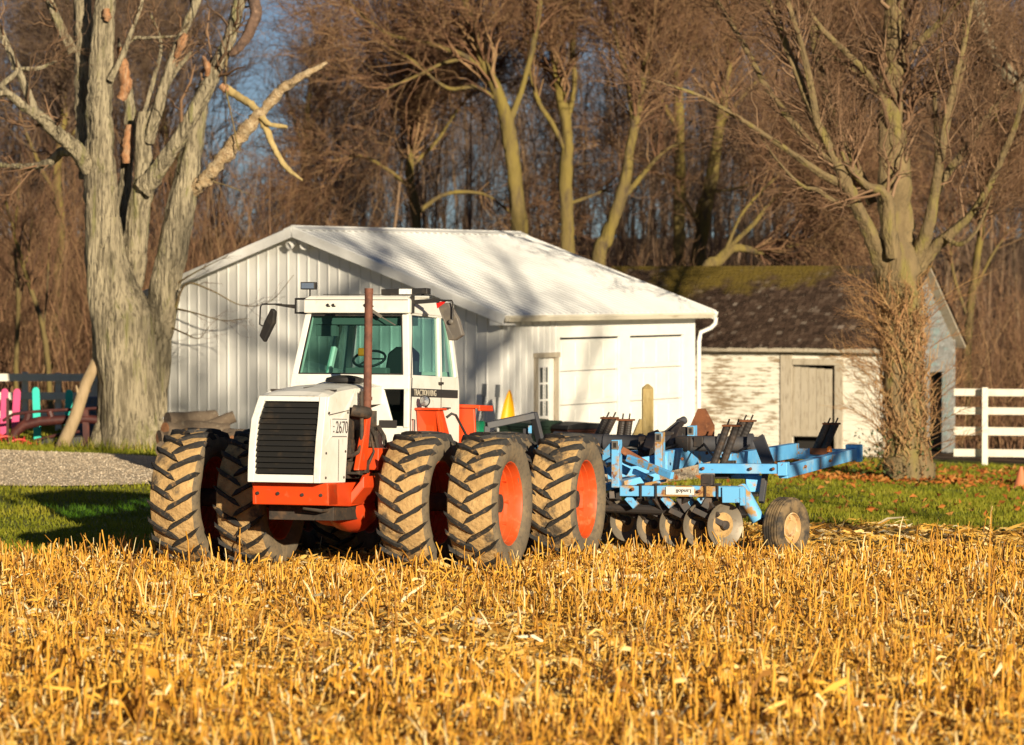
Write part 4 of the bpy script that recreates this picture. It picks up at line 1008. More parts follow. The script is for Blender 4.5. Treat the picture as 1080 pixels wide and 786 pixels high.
for u in (652, 680, 706, 732, 757): disc(u, 549, 1.8, .27, 3)
m = IB()
for u in (662, 700, 738): m.bar(IM(u, 524, -.3), IM(u + 9, 534, -.3), .09, .09); m.bar(IM(u + 20, 520, -.2), IM(u + 28, 532, -.1), .08, .07)
m.build('blue_bracket', M['blue_worn'], im, bevel=.006)
# spring pairs standing on the frame
for (pts) in (((633, 462), (643, 441), 2.6, .055, 7), ((657, 464), (660, 443), 2.8, .055, 7), ((756, 494), (772, 449), .2, .05, 10), ((774, 476), (788, 444), 2.5, .055, 7), ((864, 476), (877, 447), 4.1, .058, 8)):
    (ua, va), (ub, vb), b, r, gap = pts
    m = IB()
    for dd in (-gap / 2, gap / 2):
        p0, p1 = IM(ua + dd, va, b), IM(ub + dd, vb, b)
        ax = (p1 - p0); L = ax.length; ax.normalize()
        nc = 9; prof = []
        for i in range(nc * 2 + 1): prof.append((r * (1.0 if i % 2 else .95), L * i / (nc * 2)))
        m.lathe([(0, 0)] + prof + [(0, L)], p0, ax, 12); m.tube([p1, p1 + ax * .09], .012, 6)
    so = m.build('spring', M['iron'], im)
    m = IB(); p1 = IM(ub, vb, b); m.bar(p1 - E1 * .12, p1 + E1 * .12, .13, .025); p0 = IM(ua, va, b); m.bar(p0 - E1 * .12, p0 + E1 * .12, .14, .09); m.build('spring_cap', M['rust'], so, bevel=.005)
m = IB(); m.bar(IM(800, 462, .9), IM(811, 491, .5), .16, .05, up=E2); m.bar(IM(808, 494, .3), IM(803, 530, .1), .07, .09, up=E2); m.build('black_plate', M['tube_grey'], im, bevel=.008)
# hydraulic hoses looping over the frame
for k, pts in enumerate((((600, 474, 1.9), (630, 480, 1.2), (662, 472, 1.0), (690, 478, 1.4), (712, 470, 1.8)), ((612, 486, 1.2), (640, 479, .8), (672, 490, .7), (700, 474, 1.3), (738, 462, 2.2)), ((742, 468, 1.9), (752, 480, 1.0), (764, 484, .4), (776, 478, .6), (790, 470, 1.4)))):
    m = IB(); ctl = np.array([IM(*q)[:] for q in pts]); Pc, _ = resample(ctl, np.ones(len(pts)), 18); m.tube([tuple(q) for q in Pc], .017, 7); m.build('hose', M['black'], im, smooth=50)
for (u, v, b) in ((742, 494, -.07), (792, 494.5, -.07), (816, 494.5, -.07), (850, 492, 1.0), (876, 486, 2.4), (720, 484, .8), (746, 478, 2.2), (668, 516, -.43), (738, 518, -.43)):
    q = IM(u, v, b); m = IB(); m.lathe([(0, 0), (.022, 0), (.022, .02), (.012, .035), (0, .035)], q - E2 * .02, -E2, 7); m.build('bolt', M['rust'], im)
# slow vehicle plate
p = lambda u, v: IM(u, v, 3.4)
m = IB(); m.prism([p(736, 431), p(744, 431), p(753.5, 449), p(753, 462), p(728, 462), p(728, 449)], E2 * .02); m.build('rusty_plate', M['rust'], im)
m = IB(); q = IM(874, 473, 4.1); m.lathe([(0, 0), (.05, 0), (.05, .05), (.03, .08), (0, .085)], q - Vector((0, 0, .05)), (0, 0, 1), 14); m.build('marker_lamp', M['lamp_orange'], im, smooth=40)
# gauge wheel and strut
m = IB(); m.tube([IM(781, 516, .1), IM(788, 528, .0), IM(800, 549, .0)], [.10, .095, .09], 14); m.build('wheel_strut', M['blue_worn'], im, smooth=40)
m = IB(); m.bar(IM(795, 503, .35), IM(796, 520, .3), .22, .16); m.bar(IM(770, 500, .4), IM(800, 500, .4), .14, .12); m.build('strut_mount', M['blue'], im, bevel=.008)
m = IB(); m.tube([IM(800, 549, .0), IM(826, 556, .1)], .05, 10); m.build('stub_axle', M['iron'], im, smooth=40)
wc = IM(829, 557, .15); WA = Vector((.80, -.60, 0))
R_ = .385
m = IB(); prof = [(.21, -.10), (.25, -.13), (.32, -.14), (.365, -.13), (.382, -.10)]
for x in (-.074, -.037, .0, .037, .074): prof += [(.398, x - .013), (.398, x + .009), (.374, x + .011), (.374, x + .019)]
prof += [(.382, .10), (.365, .13), (.32, .14), (.25, .13), (.21, .10)]
gw = IB(); gw.lathe([(.205, .10), (.19, .105), (.175, .06), (.11, .05), (.10, .09), (.05, .10), (0, .10)], wc, WA, 32); gw.lathe([(.205, -.10), (.18, -.08), (.0, -.02)], wc, WA, 32)
for i in range(5):
    a = 2 * math.pi * i / 5; ref = Vector((0, 0, 1)); sdv = WA.cross(ref)
    q = wc + WA * .055 + (ref * math.cos(a) + sdv * math.sin(a)) * .14; gw.lathe([(.016, 0), (.016, .02), (0, .02)], q, WA, 6)
M['hub_tan'] = mat('hub_dusty_tan', (0.52, 0.33, 0.15), 0.7, layers=[(9, (0.62, 0.5, 0.32), .5, .66), (14, (0.3, 0.12, 0.05), .58, .7)])
go = gw.build('gauge_wheel', M['hub_tan'], im, smooth=40)
m.lathe(prof, wc, WA, 48)
M['ribbed'] = mat('dusty_ribbed_tyre', (0.045, 0.038, 0.032), 0.85, layers=[(5, (0.24, 0.165, 0.085), .42, .60)], bump=(20, .3, .01))
m.build('tyre', M['ribbed'], go, smooth=35)
# tongue and jack in front, towards the tractor
m = IB(); m.bar(PX(485, 530, 44.9), IM(590, 505, 1.2), .16, .16); m.bar(PX(468, 537, 44.75), PX(485, 530, 44.9), .10, .08); m.build('tongue', M['blue_worn'], im, bevel=.01)
m = IB(); m.bar(PX(513, 449, 45.2), PX(563, 438.5, 45.4), .10, .09); m.bar(PX(562.5, 435, 45.4), PX(571, 470, 45.5), .12, .06); m.bar(PX(556, 478, 45.4), PX(556, 452, 45.4), .10, .08, up=E2)
m.bar(PX(571, 468, 45.5), PX(575, 520, 45.6), .1, .1); m.bar(PX(556, 474, 45.4), PX(556, 524, 45.4), .1, .1, up=E2); m.bar(PX(514, 450, 45.2), PX(508, 530, 45.0), .08, .08); m.build('lift_arm', M['tube_grey'], im, bevel=.01)
m = IB(); m.bar(PX(559, 449, 45.3), PX(559, 457, 45.3), .04, .03, up=E2); m.box(tuple(PX(553, 478, 45.25)), tuple(PX(561, 470, 45.45))); m.build('jack_plate', M['blue_worn'], im)

# ------------------------------------------------------------------ things about the yard
def at(u, v, D):  # ground level thing: column u at distance D
    p = PX(u, v, D); return Vector((p.x, D, GZ(p.x, D)))
def bin_(u, D, m_body, m_lid, label, rz):
    c = at(u, 470, D); t = thing('wheeled_bin', label, 'bin', c, rz)
    m = MB(); z0, z1, z2 = .06, .95, 1.05
    m.add([(-.22, -.24, z0), (.22, -.24, z0), (.22, .24, z0), (-.22, .24, z0), (-.29, -.32, z1), (.29, -.32, z1), (.29, .34, z1), (-.29, .34, z1)], [(0, 3, 2, 1), (4, 5, 6, 7), (0, 1, 5, 4), (1, 2, 6, 5), (2, 3, 7, 6), (3, 0, 4, 7)])
    m.box((-.31, -.34, z1 - .05), (.31, .36, z1)); m.build('body', m_body, t, bevel=.02)
    m = MB(); m.prism([(-.32, -.36, z1 + .003), (-.32, .36, z1 + .003), (-.32, .34, z1 + .10), (-.32, .0, z1 + .12), (-.32, -.33, z1 + .07)], (.64, 0, 0)); m.tube([(-.25, .40, z1 + .02), (.25, .40, z1 + .02)], .02, 8); m.build('lid', m_lid, t, bevel=.015)
    for s in (-.25, .25):
        m = MB(); m.lathe([(0, -.03), (.11, -.03), (.11, .03), (0, .03)], (s, .24, .11), (1, 0, 0), 16); m.build('wheel', M['black'], t, smooth=40)
    return t
M['bin_green'] = mat('bin_green', (0.018, 0.035, 0.022), 0.5)
M['bin_brown'] = mat('bin_brown', (0.105, 0.032, 0.018), 0.5, layers=[(5, (0.07, 0.022, 0.014), .45, .65)])
M['bin_lid'] = mat('bin_lid', (0.03, 0.026, 0.024), 0.5)
bin_(565, 59.6, M['bin_green'], M['bin_green'], 'dark green wheeled rubbish bin before the garage entry door', RAD(-50))
bin_(551, 59.9, M['bin_green'], M['bin_green'], 'dark green wheeled rubbish bin nearest the yellow sled', RAD(-40))
bin_(606, 59.4, M['bin_brown'], M['bin_lid'], 'brown wheeled rubbish bin with a black lid by the garage doors', RAD(-58))
# yellow sled on end against the wall
M['yellow'] = mat('yellow_plastic', (0.80, 0.43, 0.008), 0.4)
c = at(534, 470, 61.2)
t = MB(); pr = [(0, .14), (.3, .16), (.7, .16), (1.0, .145), (1.25, .10), (1.42, .05), (1.50, .01)]
vs = []; fs = []
for z, w_ in pr:
    for i in range(7):
        x = -1 + 2 * i / 6; vs.append((x * w_ * .9 + .06 * (z / 1.5) ** 2, .05 * x * x * -1 + .10 * (z / 1.5), z))
n = len(vs); vs += [(x, y + .02, z) for x, y, z in vs]
for j in range(len(pr) - 1):
    for i in range(6):
        a = j * 7 + i; fs += [(a, a + 1, a + 8, a + 7), (n + a + 7, n + a + 8, n + a + 1, n + a)]
for j in range(len(pr) - 1):
    a = j * 7; fs += [(a, a + 7, n + a + 7, n + a), (a + 6, n + a + 6, n + a + 13, a + 13)]
t.add(vs, fs); o = t.build('plastic_sled', M['yellow'], None, smooth=60); o.location = c
tag(o, 'yellow plastic sled stood on end against the garage corner', 'sled')
M['steel_post'] = mat('steel_post_grey', (0.16, 0.17, 0.175), 0.6, layers=[(6, (0.07, 0.06, 0.05), .5, .65)])
for i, (u0, v0, u1, v1, D, lab) in enumerate(((505, 470, 511, 405, 60.8, 'grey steel post leaning at the garage corner, the one nearer the tractor cab'), (521, 470, 525, 406, 61.2, 'grey steel post leaning at the garage corner right beside the yellow sled'))):
    b = at(u0, v0, D); tpt = PX(u1, v1, D + .25); m = MB(b); m.bar(b, tpt, .05, .012); m.bar(b, tpt, .012, .05); m.bar(b + (tpt - b) * .86, tpt, .09, .03)
    o = m.build('steel_post', M['steel_post'], None); o.location = b; tag(o, lab, 'post', 'steel posts leaning by the garage')
M['green_plastic'] = mat('green_plastic', (0.01, 0.28, 0.13), 0.45)
m = MB(); m.lathe([(0, 0), (.12, 0), (.15, .30), (.16, .30), (.16, .33), (.14, .33), (.11, .03), (0, .03)], (0, 0, 0), (0, 0, 1), 20)
c = at(502, 470, 60.2)
m.v = [(x, y, z * 2.9) for x, y, z in m.v]
o = m.build('bucket', M['green_plastic'], None, smooth=40); o.location = c; tag(o, 'green plastic tub behind the red tractor fender', 'tub')
# wooden corner post with brace
M['post_wood'] = mat('post_wood', (0.42, 0.31, 0.13), 0.85, layers=[(4, (0.30, 0.22, 0.09), .45, .65), (12, (0.5, 0.4, 0.2), .55, .7)], stretch=(3, 3, .5), bump=(14, .5, .01))
c = at(683, 480, 54.0); t = thing('wooden_post', 'thick yellowish wooden corner post with a diagonal brace behind the blue machine', 'post', c)
h = PX(683, 406, 54.0).z - c.z
m = MB(); m.prism([(-.09, -.09, 0), (.09, -.09, 0), (.09, .09, 0), (-.09, .09, 0)], (0, 0, h - .05)); m.add([(-.09, -.09, h - .05), (.09, -.09, h - .05), (.09, .09, h - .05), (-.09, .09, h - .05), (0, 0, h + .03)], [(0, 1, 4), (1, 2, 4), (2, 3, 4), (3, 0, 4)]); m.build('post', M['post_wood'], t, bevel=.02)
m = MB(); m.bar((-.64, -.02, 0.0), (-.06, 0, 1.36), .15, .15); m.build('brace', M['post_wood'], t, bevel=.02)
# firewood logs behind the left wheels
M['log_bark'] = mat('log_bark', (0.13, 0.095, 0.065), 0.9, layers=[(6, (0.11, 0.08, 0.055), .45, .65), (14, (0.2, 0.16, 0.11), .55, .7)], bump=(14, .8, .03))
M['log_end'] = mat('log_end', (0.34, 0.16, 0.07), 0.85, layers=[(7, (0.22, 0.09, 0.04), .45, .65)])
logs = [((177, 443, 58.4), (.75, .55, .02), .13, 'log with an orange cut end, topmost of the pile beside the big trunk'),
        ((174, 453, 58.3), (.7, .6, .0), .13, 'log with a brown cut end, below the topmost log beside the big trunk'),
        ((186, 452, 58.5), (.95, .12, -.10), .17, 'thick grey log lying over the left tractor wheel'),
        ((209, 455, 58.6), (.62, .1, .26), .11, 'slanting split log sticking up between the left tractor wheels'),
        ((228, 457, 58.6), (.55, -.3, -.06), .13, 'grey log beside the front cowl in the woodpile'),
        ((241, 464, 58.2), (.3, .6, .0), .13, 'log with an orange cut end, nearest the front cowl'),
        ((168, 462, 58.4), (.8, .5, .0), .14, 'log at the bottom left of the woodpile by the trunk'),
        ((196, 465, 58.4), (.9, .2, .0), .16, 'log in the middle of the woodpile behind the outer left wheel')]
random.seed(3)
for (u, v, D), d, r, lab in logs:
    p = PX(u, v, D); d = Vector(d); m = MB(p); q = p + d * (1.0 if r < .16 else .95)
    t = thing('firewood_log', lab, 'log', p, 0, 'logs in the woodpile')
    pts = [p + (q - p) * k / 5 + Vector((random.uniform(-.012, .012), 0, random.uniform(-.012, .012))) for k in range(6)]
    m.tube(pts, [r * random.uniform(.93, 1.05) for _ in pts], 14); m.build('log', M['log_bark'], t, smooth=50)
    m = MB(p); dn = d.normalized(); m.lathe([(0, -.004), (r * .92, -.004), (r * .94, .02)], p, dn, 14); m.build('cut_end', M['log_end'], t)
# lower rows of the same woodpile, hidden by the tyres, carry the visible ones
for k, (u, v) in enumerate(((172, 474), (190, 476), (208, 474), (226, 474), (240, 475), (182, 487), (200, 487), (218, 487), (234, 487), (172, 489))):
    p = PX(u, v, 58.3); m = MB(p); m.tube([p, p + Vector((.25, .9, 0))], .145, 12); t = m.build('firewood_log', M['log_bark'], None, smooth=50); t.location = p
    tag(t, 'round log in the lower rows of the woodpile hidden by the tyres', 'log', 'lower logs of the woodpile')

# ------------------------------------------------------------------ left edge: painted boards, rail fence, old hay machine, leaning pole
M['pink'] = mat('pink_paint', (0.66, 0.07, 0.20), 0.6, layers=[(6, (0.56, 0.06, 0.17), .45, .7)])
M['teal'] = mat('turquoise_paint', (0.03, 0.56, 0.45), 0.6, layers=[(6, (0.025, 0.48, 0.39), .45, .7)])
M['white_rail'] = mat('white_rail', (0.74, 0.69, 0.58), 0.7, layers=[(4, (0.62, 0.56, 0.45), .5, .7), (14, (0.4, 0.33, 0.24), .64, .75)])
for (u0, u1, v, mm, lab, wd) in ((3, 5, 410, 'pink', 'tall pink painted board at the left picture edge', 8), (15, 18, 410, 'pink', 'tall pink painted board next to the turquoise one', 8), (39.5, 37.5, 408.5, 'teal', 'tall turquoise board next to the pink boards', 8), (71, 73, 411, 'teal', 'tall turquoise board beside the leaning pole', 8)):
    D = 65.4; b = at(u0, 470, D); tp = PX(u1, v, D); m = MB(b); ww = wd * D / 7200; ax_ = (tp - b).normalized(); sx_ = Vector((1, 0, 0)) - ax_ * ax_.x; sx_.normalize()
    m.prism([b - sx_ * ww, b + sx_ * ww, tp + sx_ * ww - ax_ * .07, tp + sx_ * ww * .72 - ax_ * .02, tp + sx_ * ww * .3, tp - sx_ * ww * .3, tp - sx_ * ww * .72 - ax_ * .02, tp - sx_ * ww - ax_ * .07], (0, .035, 0))
    o = m.build('painted_board', M[mm], None, bevel=.012); o.location = b; tag(o, lab, 'board', 'painted boards by the fence')
t = thing('rail_fence', 'white wooden rail fence behind the coloured boards', 'fence', at(40, 470, 69.6))
o0 = t.location.copy()
m = MB(o0)
for z in (.42, .80, 1.18):
    a = PX(-260, 470, 70.0); b = PX(112, 470, 69.6); a.z = o0.z + z - .10; b.z = o0.z + z - .10; m.bar(a, b, .04, .15)
m.build('rail', M['white_rail'], t)
for u in (-240, -160, -90, -30, 27, 62, 100):
    p = at(u, 470, 69.85); m = MB(o0); m.box((p.x - .06, p.y - .08, p.z - .05), (p.x + .06, p.y + .02, p.z + 1.18)); m.build('fence_post', M['white_rail'], t)
# hay rake
hr = thing('hay_machine', 'old dark red hay machine with an arched frame in front of the coloured boards', 'farm implement', at(40, 480, 64.4))
M['dark_red'] = mat('dark_red_frame', (0.055, 0.014, 0.012), 0.55, layers=[(6, (0.11, 0.03, 0.02), .5, .68)])
M['bright_red'] = mat('bright_red_rake', (0.50, 0.02, 0.012), 0.5, layers=[(8, (0.2, 0.02, 0.015), .5, .65)])
h0 = hr.location.copy(); D = 64.4
m = MB(h0); m.tube([PX(11, 468, D), PX(17, 455, D), PX(26, 448, D), PX(42, 444.5, D), PX(62, 443, D), PX(90, 442, D), PX(115, 444, D)], [.10, .10, .10, .095, .09, .085, .085], 10); m.build('arched_beam', M['dark_red'], hr, smooth=50)
m = MB(h0); m.tube([PX(3, 444, D), PX(14, 437, D), PX(34, 434.5, D), PX(52, 433, D), PX(80, 432, D), PX(112, 430, D)], .03, 8); m.tube([PX(52, 434, D), PX(55, 443, D)], .06, 8); m.tube([PX(36, 465, D), PX(60, 459, D), PX(84, 455, D)], .03, 8); m.bar(PX(0, 473, D), PX(110, 475, D), .1, .1); m.bar(PX(90, 432, D), PX(92, 476, D), .12, .12); m.bar(PX(8, 420, D), PX(8, 470, D), .05, .05, up=(0, 1, 0)); m.tube([PX(30, 436, D), PX(27, 447, D)], .07, 8)
m.build('linkage', M['dark_red'], hr, smooth=40)
for (u, v, r) in ((-8, 476, .34), (6, 477, .30), (20, 478, .26), (34, 479, .20)):
    m = MB(h0); c = PX(u, v, D - .1); n = 20
    ring_ = [c + Vector((r * math.cos(2 * math.pi * i / n), .12 * math.cos(2 * math.pi * i / n), r * math.sin(2 * math.pi * i / n))) for i in range(n + 1)]
    m.tube(ring_, .025, 6)
    for i in range(0, n, 2): m.tube([c, ring_[i] + (ring_[i] - c) * .25], .012, 5)
    m.lathe([(0, -.04), (.06, -.04), (.06, .04), (0, .04)], c, (0, 1, 0), 10); m.build('rake_wheel', M['bright_red'], hr, smooth=50)
m = MB(h0); m.tube([PX(8, 466, D), PX(12, 478, D), PX(16, 486, D)], .04, 8); m.build('draw_leg', M['black'], hr, smooth=40); m = MB(h0)
wcx = PX(52, 476, D); m.lathe([(.14, -.06), (.24, -.07), (.27, 0), (.24, .07), (.14, .06)], wcx, (.3, -1, 0), 20); m.build('running_gear', M['black'], hr, smooth=40); m = MB(h0); wcx = PX(82, 474, D); m.lathe([(.0, -.06), (.24, -.07), (.27, 0), (.24, .07), (.0, .06)], wcx, (.3, -1, 0), 20); m.build('running_gear', M['black'], hr, smooth=40)
b = at(64, 482, 63.9); b.z -= .05; tp = PX(104, 376, 64.4); m = MB(b); m.tube([b, b + (tp - b) * .35 + Vector((.02, 0, .0)), b + (tp - b) * .7 + Vector((-.03, 0, 0)), tp], [.13, .12, .115, .10], 10)
m.tube([b + (tp - b) * .52, b + (tp - b) * .52 + Vector((-.08, -.02, .30))], [.05, .015], 8)
M['pole_wood'] = mat('pole_wood', (0.36, 0.26, 0.15), 0.85, layers=[(3, (0.27, 0.19, 0.10), .45, .65)], stretch=(3, 3, .5), bump=(12, .6, .02))
o = m.build('leaning_pole', M['pole_wood'], None, smooth=50); o.location = b; tag(o, 'bare wooden pole leaning against the big pale trunk', 'pole')
c = at(93, 470, 66.6); m = MB(); m.lathe([(0, 0), (.27, 0), (.285, .02), (.28, .3), (.29, .32), (.28, .34), (.28, .62), (.29, .64), (.28, .66), (.285, .86), (.26, .87), (0, .86)], (0, 0, 0), (0, 0, 1), 24)
M['drum_blue'] = mat('drum_grey_blue', (0.11, 0.15, 0.23), 0.5, layers=[(5, (0.16, 0.12, 0.1), .58, .7)])
o = m.build('steel_drum', M['drum_blue'], None, smooth=35); o.location = c; tag(o, 'grey blue steel drum half hidden beside the big pale trunk', 'drum')

# ------------------------------------------------------------------ right edge: board fence, cone
bf = thing('board_fence', 'weathered white board fence running right from the old shed', 'fence', at(1040, 476, 72.0)); b0 = bf.location.copy()
for (z, h) in ((1.12, .15), (.73, .15), (.30, .17), (-.16, .16)):
    m = MB(b0); a = at(1006, 470, 72.2); b = at(1330, 470, 71.0); a.z = z; b.z = z - .02; m.bar(a, b, .035, h); m.build('rail', M['white_rail'], bf)
for u in (1038, 1135, 1232, 1320):
    p = at(u, 470, 71.95 - (u - 1038) * .0036); m = MB(b0); m.box((p.x - .06, p.y - .12, b0.z - .1), (p.x + .06, p.y - .03, 1.23)); m.build('fence_post', M['white_rail'], bf)
c = at(1077, 490, 63.5); t = thing('traffic_cone', 'faded orange traffic cone on the leaves at the right picture edge', 'cone', c)
M['cone'] = mat('cone_orange', (0.62, 0.20, 0.09), 0.6)
m = MB(); m.lathe([(.15, .03), (.13, .06), (.025, .40), (.0, .40)], (0, 0, 0), (0, 0, 1), 20); m.build('cone_body', M['cone'], t, smooth=50)
m = MB(); m.box((-.19, -.19, 0), (.19, .19, .035)); m.build('base', M['cone'], t, bevel=.01)

# ------------------------------------------------------------------ trees
def pl(lst, dd=0.0, D0=64.5):
    """limb listed as (u, v, width in picture pixels[, extra depth]) at about D0 -> points, radii"""
    P = []; R = []
    for q in lst:
        D = D0 + (q[3] if len(q) > 3 else 0) + dd
        p = PX(q[0], q[1], D); P.append(p[:]); R.append(q[2] * D / 7200)
    return np.array(P), np.array(R)

def bark_mesh(name, limbs, m, parent, loc, k=26, sides=18, seed=1, rough=.10):
    rng = np.random.default_rng(seed); parts = []
    for pts, rad in limbs:
        L = np.linalg.norm(np.diff(pts, axis=0), axis=1).sum()
        kk = int(max(8, min(60, L / max(.06, rad.max() * .45))))
        P, R = resample(pts, rad, kk)
        P[1:-1] += rng.normal(size=P[1:-1].shape) * R[1:-1, None] * .05
        V, F = tubes(P[None], R[None], sides)
        V = V.reshape(kk, sides, 3)
        an = np.arange(sides) * 2 * np.pi / sides; ph = rng.random(4) * 6.28
        t = np.linspace(0, 1, kk)[:, None] * L
        ridge = np.abs(np.sin(an[None, :] * (sides * .21) + np.sin(t * 1.7 + ph[2]) * 1.6 + .5 * np.sin(t * 5.3 + an[None, :] * 3)))
        dis = (-.075 * (1 - ridge) ** 2 * (sides > 20) + np.sin(an * 3 + ph[0] + t * .8) * .07 + np.sin(an * 5 + ph[1] - t * 1.3) * .05 + np.sin(an * 2 + ph[3] + t * 2.1) * .05 + rng.normal(size=(kk, sides)) * rough * .35)
        V = P[:, None, :] + (V - P[:, None, :]) * (1 + dis[:, :, None])
        parts.append((V.reshape(-1, 3), F))
    V, F = cat(parts)
    return np_mesh(name, V - np.array(loc), F, m, parent, smooth=True)

def crown(name, rng, limbs, m, parent, loc, levels, sides=3, tlo=.25):
    """twigs growing from the limbs: levels = [(count, (lmin, lmax), spread, up, radius factor, rmin)]"""
    Ps, Rs = limbs_mesh(limbs, k=12, rough=0)
    Vp = []; rn = []
    P, R = Ps, Rs
    for (n, L, spread, up, rs, rmin) in levels:
        C, RR = spawn(rng, P, R, n, L, spread, up, rs, K=5, t0=tlo, rmin=rmin, rmax=.06)
        V, F = tubes(C, RR, sides); Vp.append((V, F)); rn.append(np.repeat(rng.random(n), 5 * sides))
        P, R = C, RR
    V, F = cat(Vp)
    return np_mesh(name, V - np.array(loc), F, m, parent, smooth=True, rnd=np.concatenate(rn))

# the big pale trunk on the left
loc = at(137, 480, 64.5)
T = thing('broken_tree', 'big pale barked tree with several stems and broken off limbs at the left', 'tree', loc)
lim = [pl([(137, 492, 128), (137, 480, 106), (138, 466, 90), (137, 440, 83), (135, 405, 80), (132, 370, 82), (128, 340, 78), (118, 305, 60), (112, 270, 50), (109, 230, 46)]),
       pl([(160, 440, 40, .2), (163, 380, 44, .2), (168, 340, 44, .1), (175, 300, 42), (184, 255, 38), (193, 210, 34), (201, 165, 29), (208, 130, 24), (213, 100, 19), (215, 84, 8)]),
       pl([(112, 260, 48), (108, 215, 43), (106, 170, 38), (105, 120, 35), (106, 70, 31), (109, 20, 28), (112, -40, 25), (116, -160, 16)]),
       pl([(97, 190, 30, .5), (92, 140, 28, .6), (89, 80, 26, .7), (87, 20, 24, .8), (84, -60, 20, 1.0), (80, -170, 12, 1)]),
       pl([(136, 300, 40, .4), (143, 262, 36, .3), (146, 225, 31, .3), (152, 190, 27, .2), (150, 150, 20, .2), (150, 118, 14, .2)]),
       pl([(128, 270, 20, .8), (130, 215, 18, .9), (134, 170, 16, .9), (137, 130, 15, .9), (135, 95, 12, .9), (128, 62, 10, .9), (125, 40, 2, .9)]),
       pl([(152, 200, 26, .0), (168, 178, 22, -.2), (190, 145, 20, -.4), (208, 112, 20, -.5), (224, 80, 18, -.6), (240, 45, 17, -.6), (250, 12, 17, -.6), (258, -20, 16, -.5), (275, -110, 10, 0)]),
       pl([(157, 150, 14, .1), (166, 115, 14), (178, 75, 13), (190, 40, 12), (206, 5, 11), (214, -30, 9), (230, -110, 6)]),
       pl([(150, 140, 10, .2), (166, 108, 10, .1), (182, 80, 8, .1), (196, 62, 6), (202, 55, 3)]),
       pl([(94, 178, 24), (80, 158, 22, -.3), (62, 142, 18, -.6), (45, 125, 15, -.9), (25, 112, 12, -1.1), (6, 98, 10, -1.3), (-22, 104, 8, -1.6), (-60, 90, 5, -2)]),
       pl([(84, 162, 14), (66, 160, 12, .2), (50, 172, 11, .4), (28, 176, 9, .6), (0, 174, 7, .8), (-40, 168, 4, 1)]),
       pl([(38, 120, 12, -1), (28, 95, 11, -1), (14, 62, 10, -1), (4, 40, 9, -.9), (-8, 10, 8, -.7), (-20, -60, 5, -.5)]),
       pl([(76, 55, 14, .6), (68, 38, 13, .4), (58, 15, 12, .3), (50, -10, 11, .2), (35, -90, 7)]),
       pl([(8, 98, 8, -1.3), (2, 90, 8, -1.3), (14, 80, 7, -1.3), (17, 75, 3, -1.3)]),
       pl([(12, 72, 5, -1), (40, 72, 5, -1), (60, 64, 3, -1)]), pl([(116, 85, 9, -.2), (128, 60, 7, -.2), (140, 30, 6, -.2), (150, 2, 5, -.1), (160, -40, 3)]),
       pl([(130, 60, 7, .5), (138, 42, 6, .4), (160, 40, 4, .2), (188, 38, 3, 0)]),
       pl([(150, 130, 7, .3), (162, 85, 5, .4), (170, 48, 4, .5), (158, 12, 3, .5)])]
for (a, b_) in ((96, 12), (120, 14), (164, 16), (178, 12), (108, 10)):
    lim.append(pl([((a + 137) / 2, 440, 26), (a + (137 - a) * .18, 468, 24, -.25), (a - (137 - a) * .10, 484, 18, -.35), (a - (137 - a) * .3, 496, 10, -.4)]))
lim = [(P, R * (.84 if i == 0 else .80)) for i, (P, R) in enumerate(lim)]
tk = bark_mesh('trunk', lim, M['bark_pale'], T, loc, seed=4, sides=40)
dl = [pl([(196, 206, 13, .1), (208, 197, 14, -.1), (217, 189, 14, -.2), (236, 166, 14, -.5), (256, 140, 14, -.7), (276, 118, 12, -.9), (298, 94, 11, -1.1), (320, 80, 8, -1.3), (345, 66, 3, -1.4)])]
bark_mesh('dead_limb', dl, M['dead_wood'], T, loc, seed=8, rough=.55, sides=11)
dl2 = [pl([(274, 120, 7, -.9), (284, 131, 6, -1), (303, 134, 4, -1.1)]), pl([(238, 92, 9, -.3), (252, 102, 9, -.5), (270, 115, 8, -.8), (281, 136, 7, -.9), (290, 158, 6, -1), (303, 178, 5, -1.1), (319, 190, 2, -1.2)])]
for i_, t_ in enumerate(dl2): bark_mesh('broken_branch', [t_], M['post_wood'], T, loc, seed=9 + i_, rough=.5, sides=9)
sp = [pl([(126, 50, 6, .6), (130, 70, 13, .55), (133, 92, 14, .5), (127, 105, 9, .5)]), pl([(136, 132, 7, .55), (135, 152, 12, .5), (134, 172, 9, .5)]), pl([(214, 60, 3, -.55), (219, 70, 8, -.75), (218, 80, 5, -.7)]), pl([(186, 60, 5, -.1), (192, 44, 11, -.2), (196, 36, 7, -.2)]), pl([(233, 90, 6, -.75), (238, 94, 9, -.75), (241, 95, 5, -.75)]), pl([(112, 10, 8, -.28), (113, 17, 10, -.29), (112, 22, 5, -.28)])]
for i_, t_ in enumerate(sp): bark_mesh('split_wood', [t_], M['split_wood'], T, loc, seed=10 + i_, rough=.5, sides=9)
M['hook_bark'] = mat('hook_bark', (0.14, 0.085, 0.06), 0.9, layers=[(5, (0.07, 0.045, 0.035), .45, .62), (12, (0.24, 0.15, 0.10), .55, .68)], bump=(10, .9, .05))
hk = [pl([(262, -12, 12, -.7), (270, 12, 12, -.8), (262, 35, 11, -.8), (250, 52, 9, -.8), (243, 58, 6, -.75)])]
bark_mesh('dark_hook', hk, M['hook_bark'], T, loc, seed=11)
rng = np.random.default_rng(21)
for i in (6, 7, 9, 10, 11, 12, 14, 15, 16, 17): crown('twigs', rng, [lim[i]], M['twig'], T, loc, [(14, (.5, 1.5), .9, .1, .35, .008), (60, (.25, .8), .9, .1, .6, .005)])
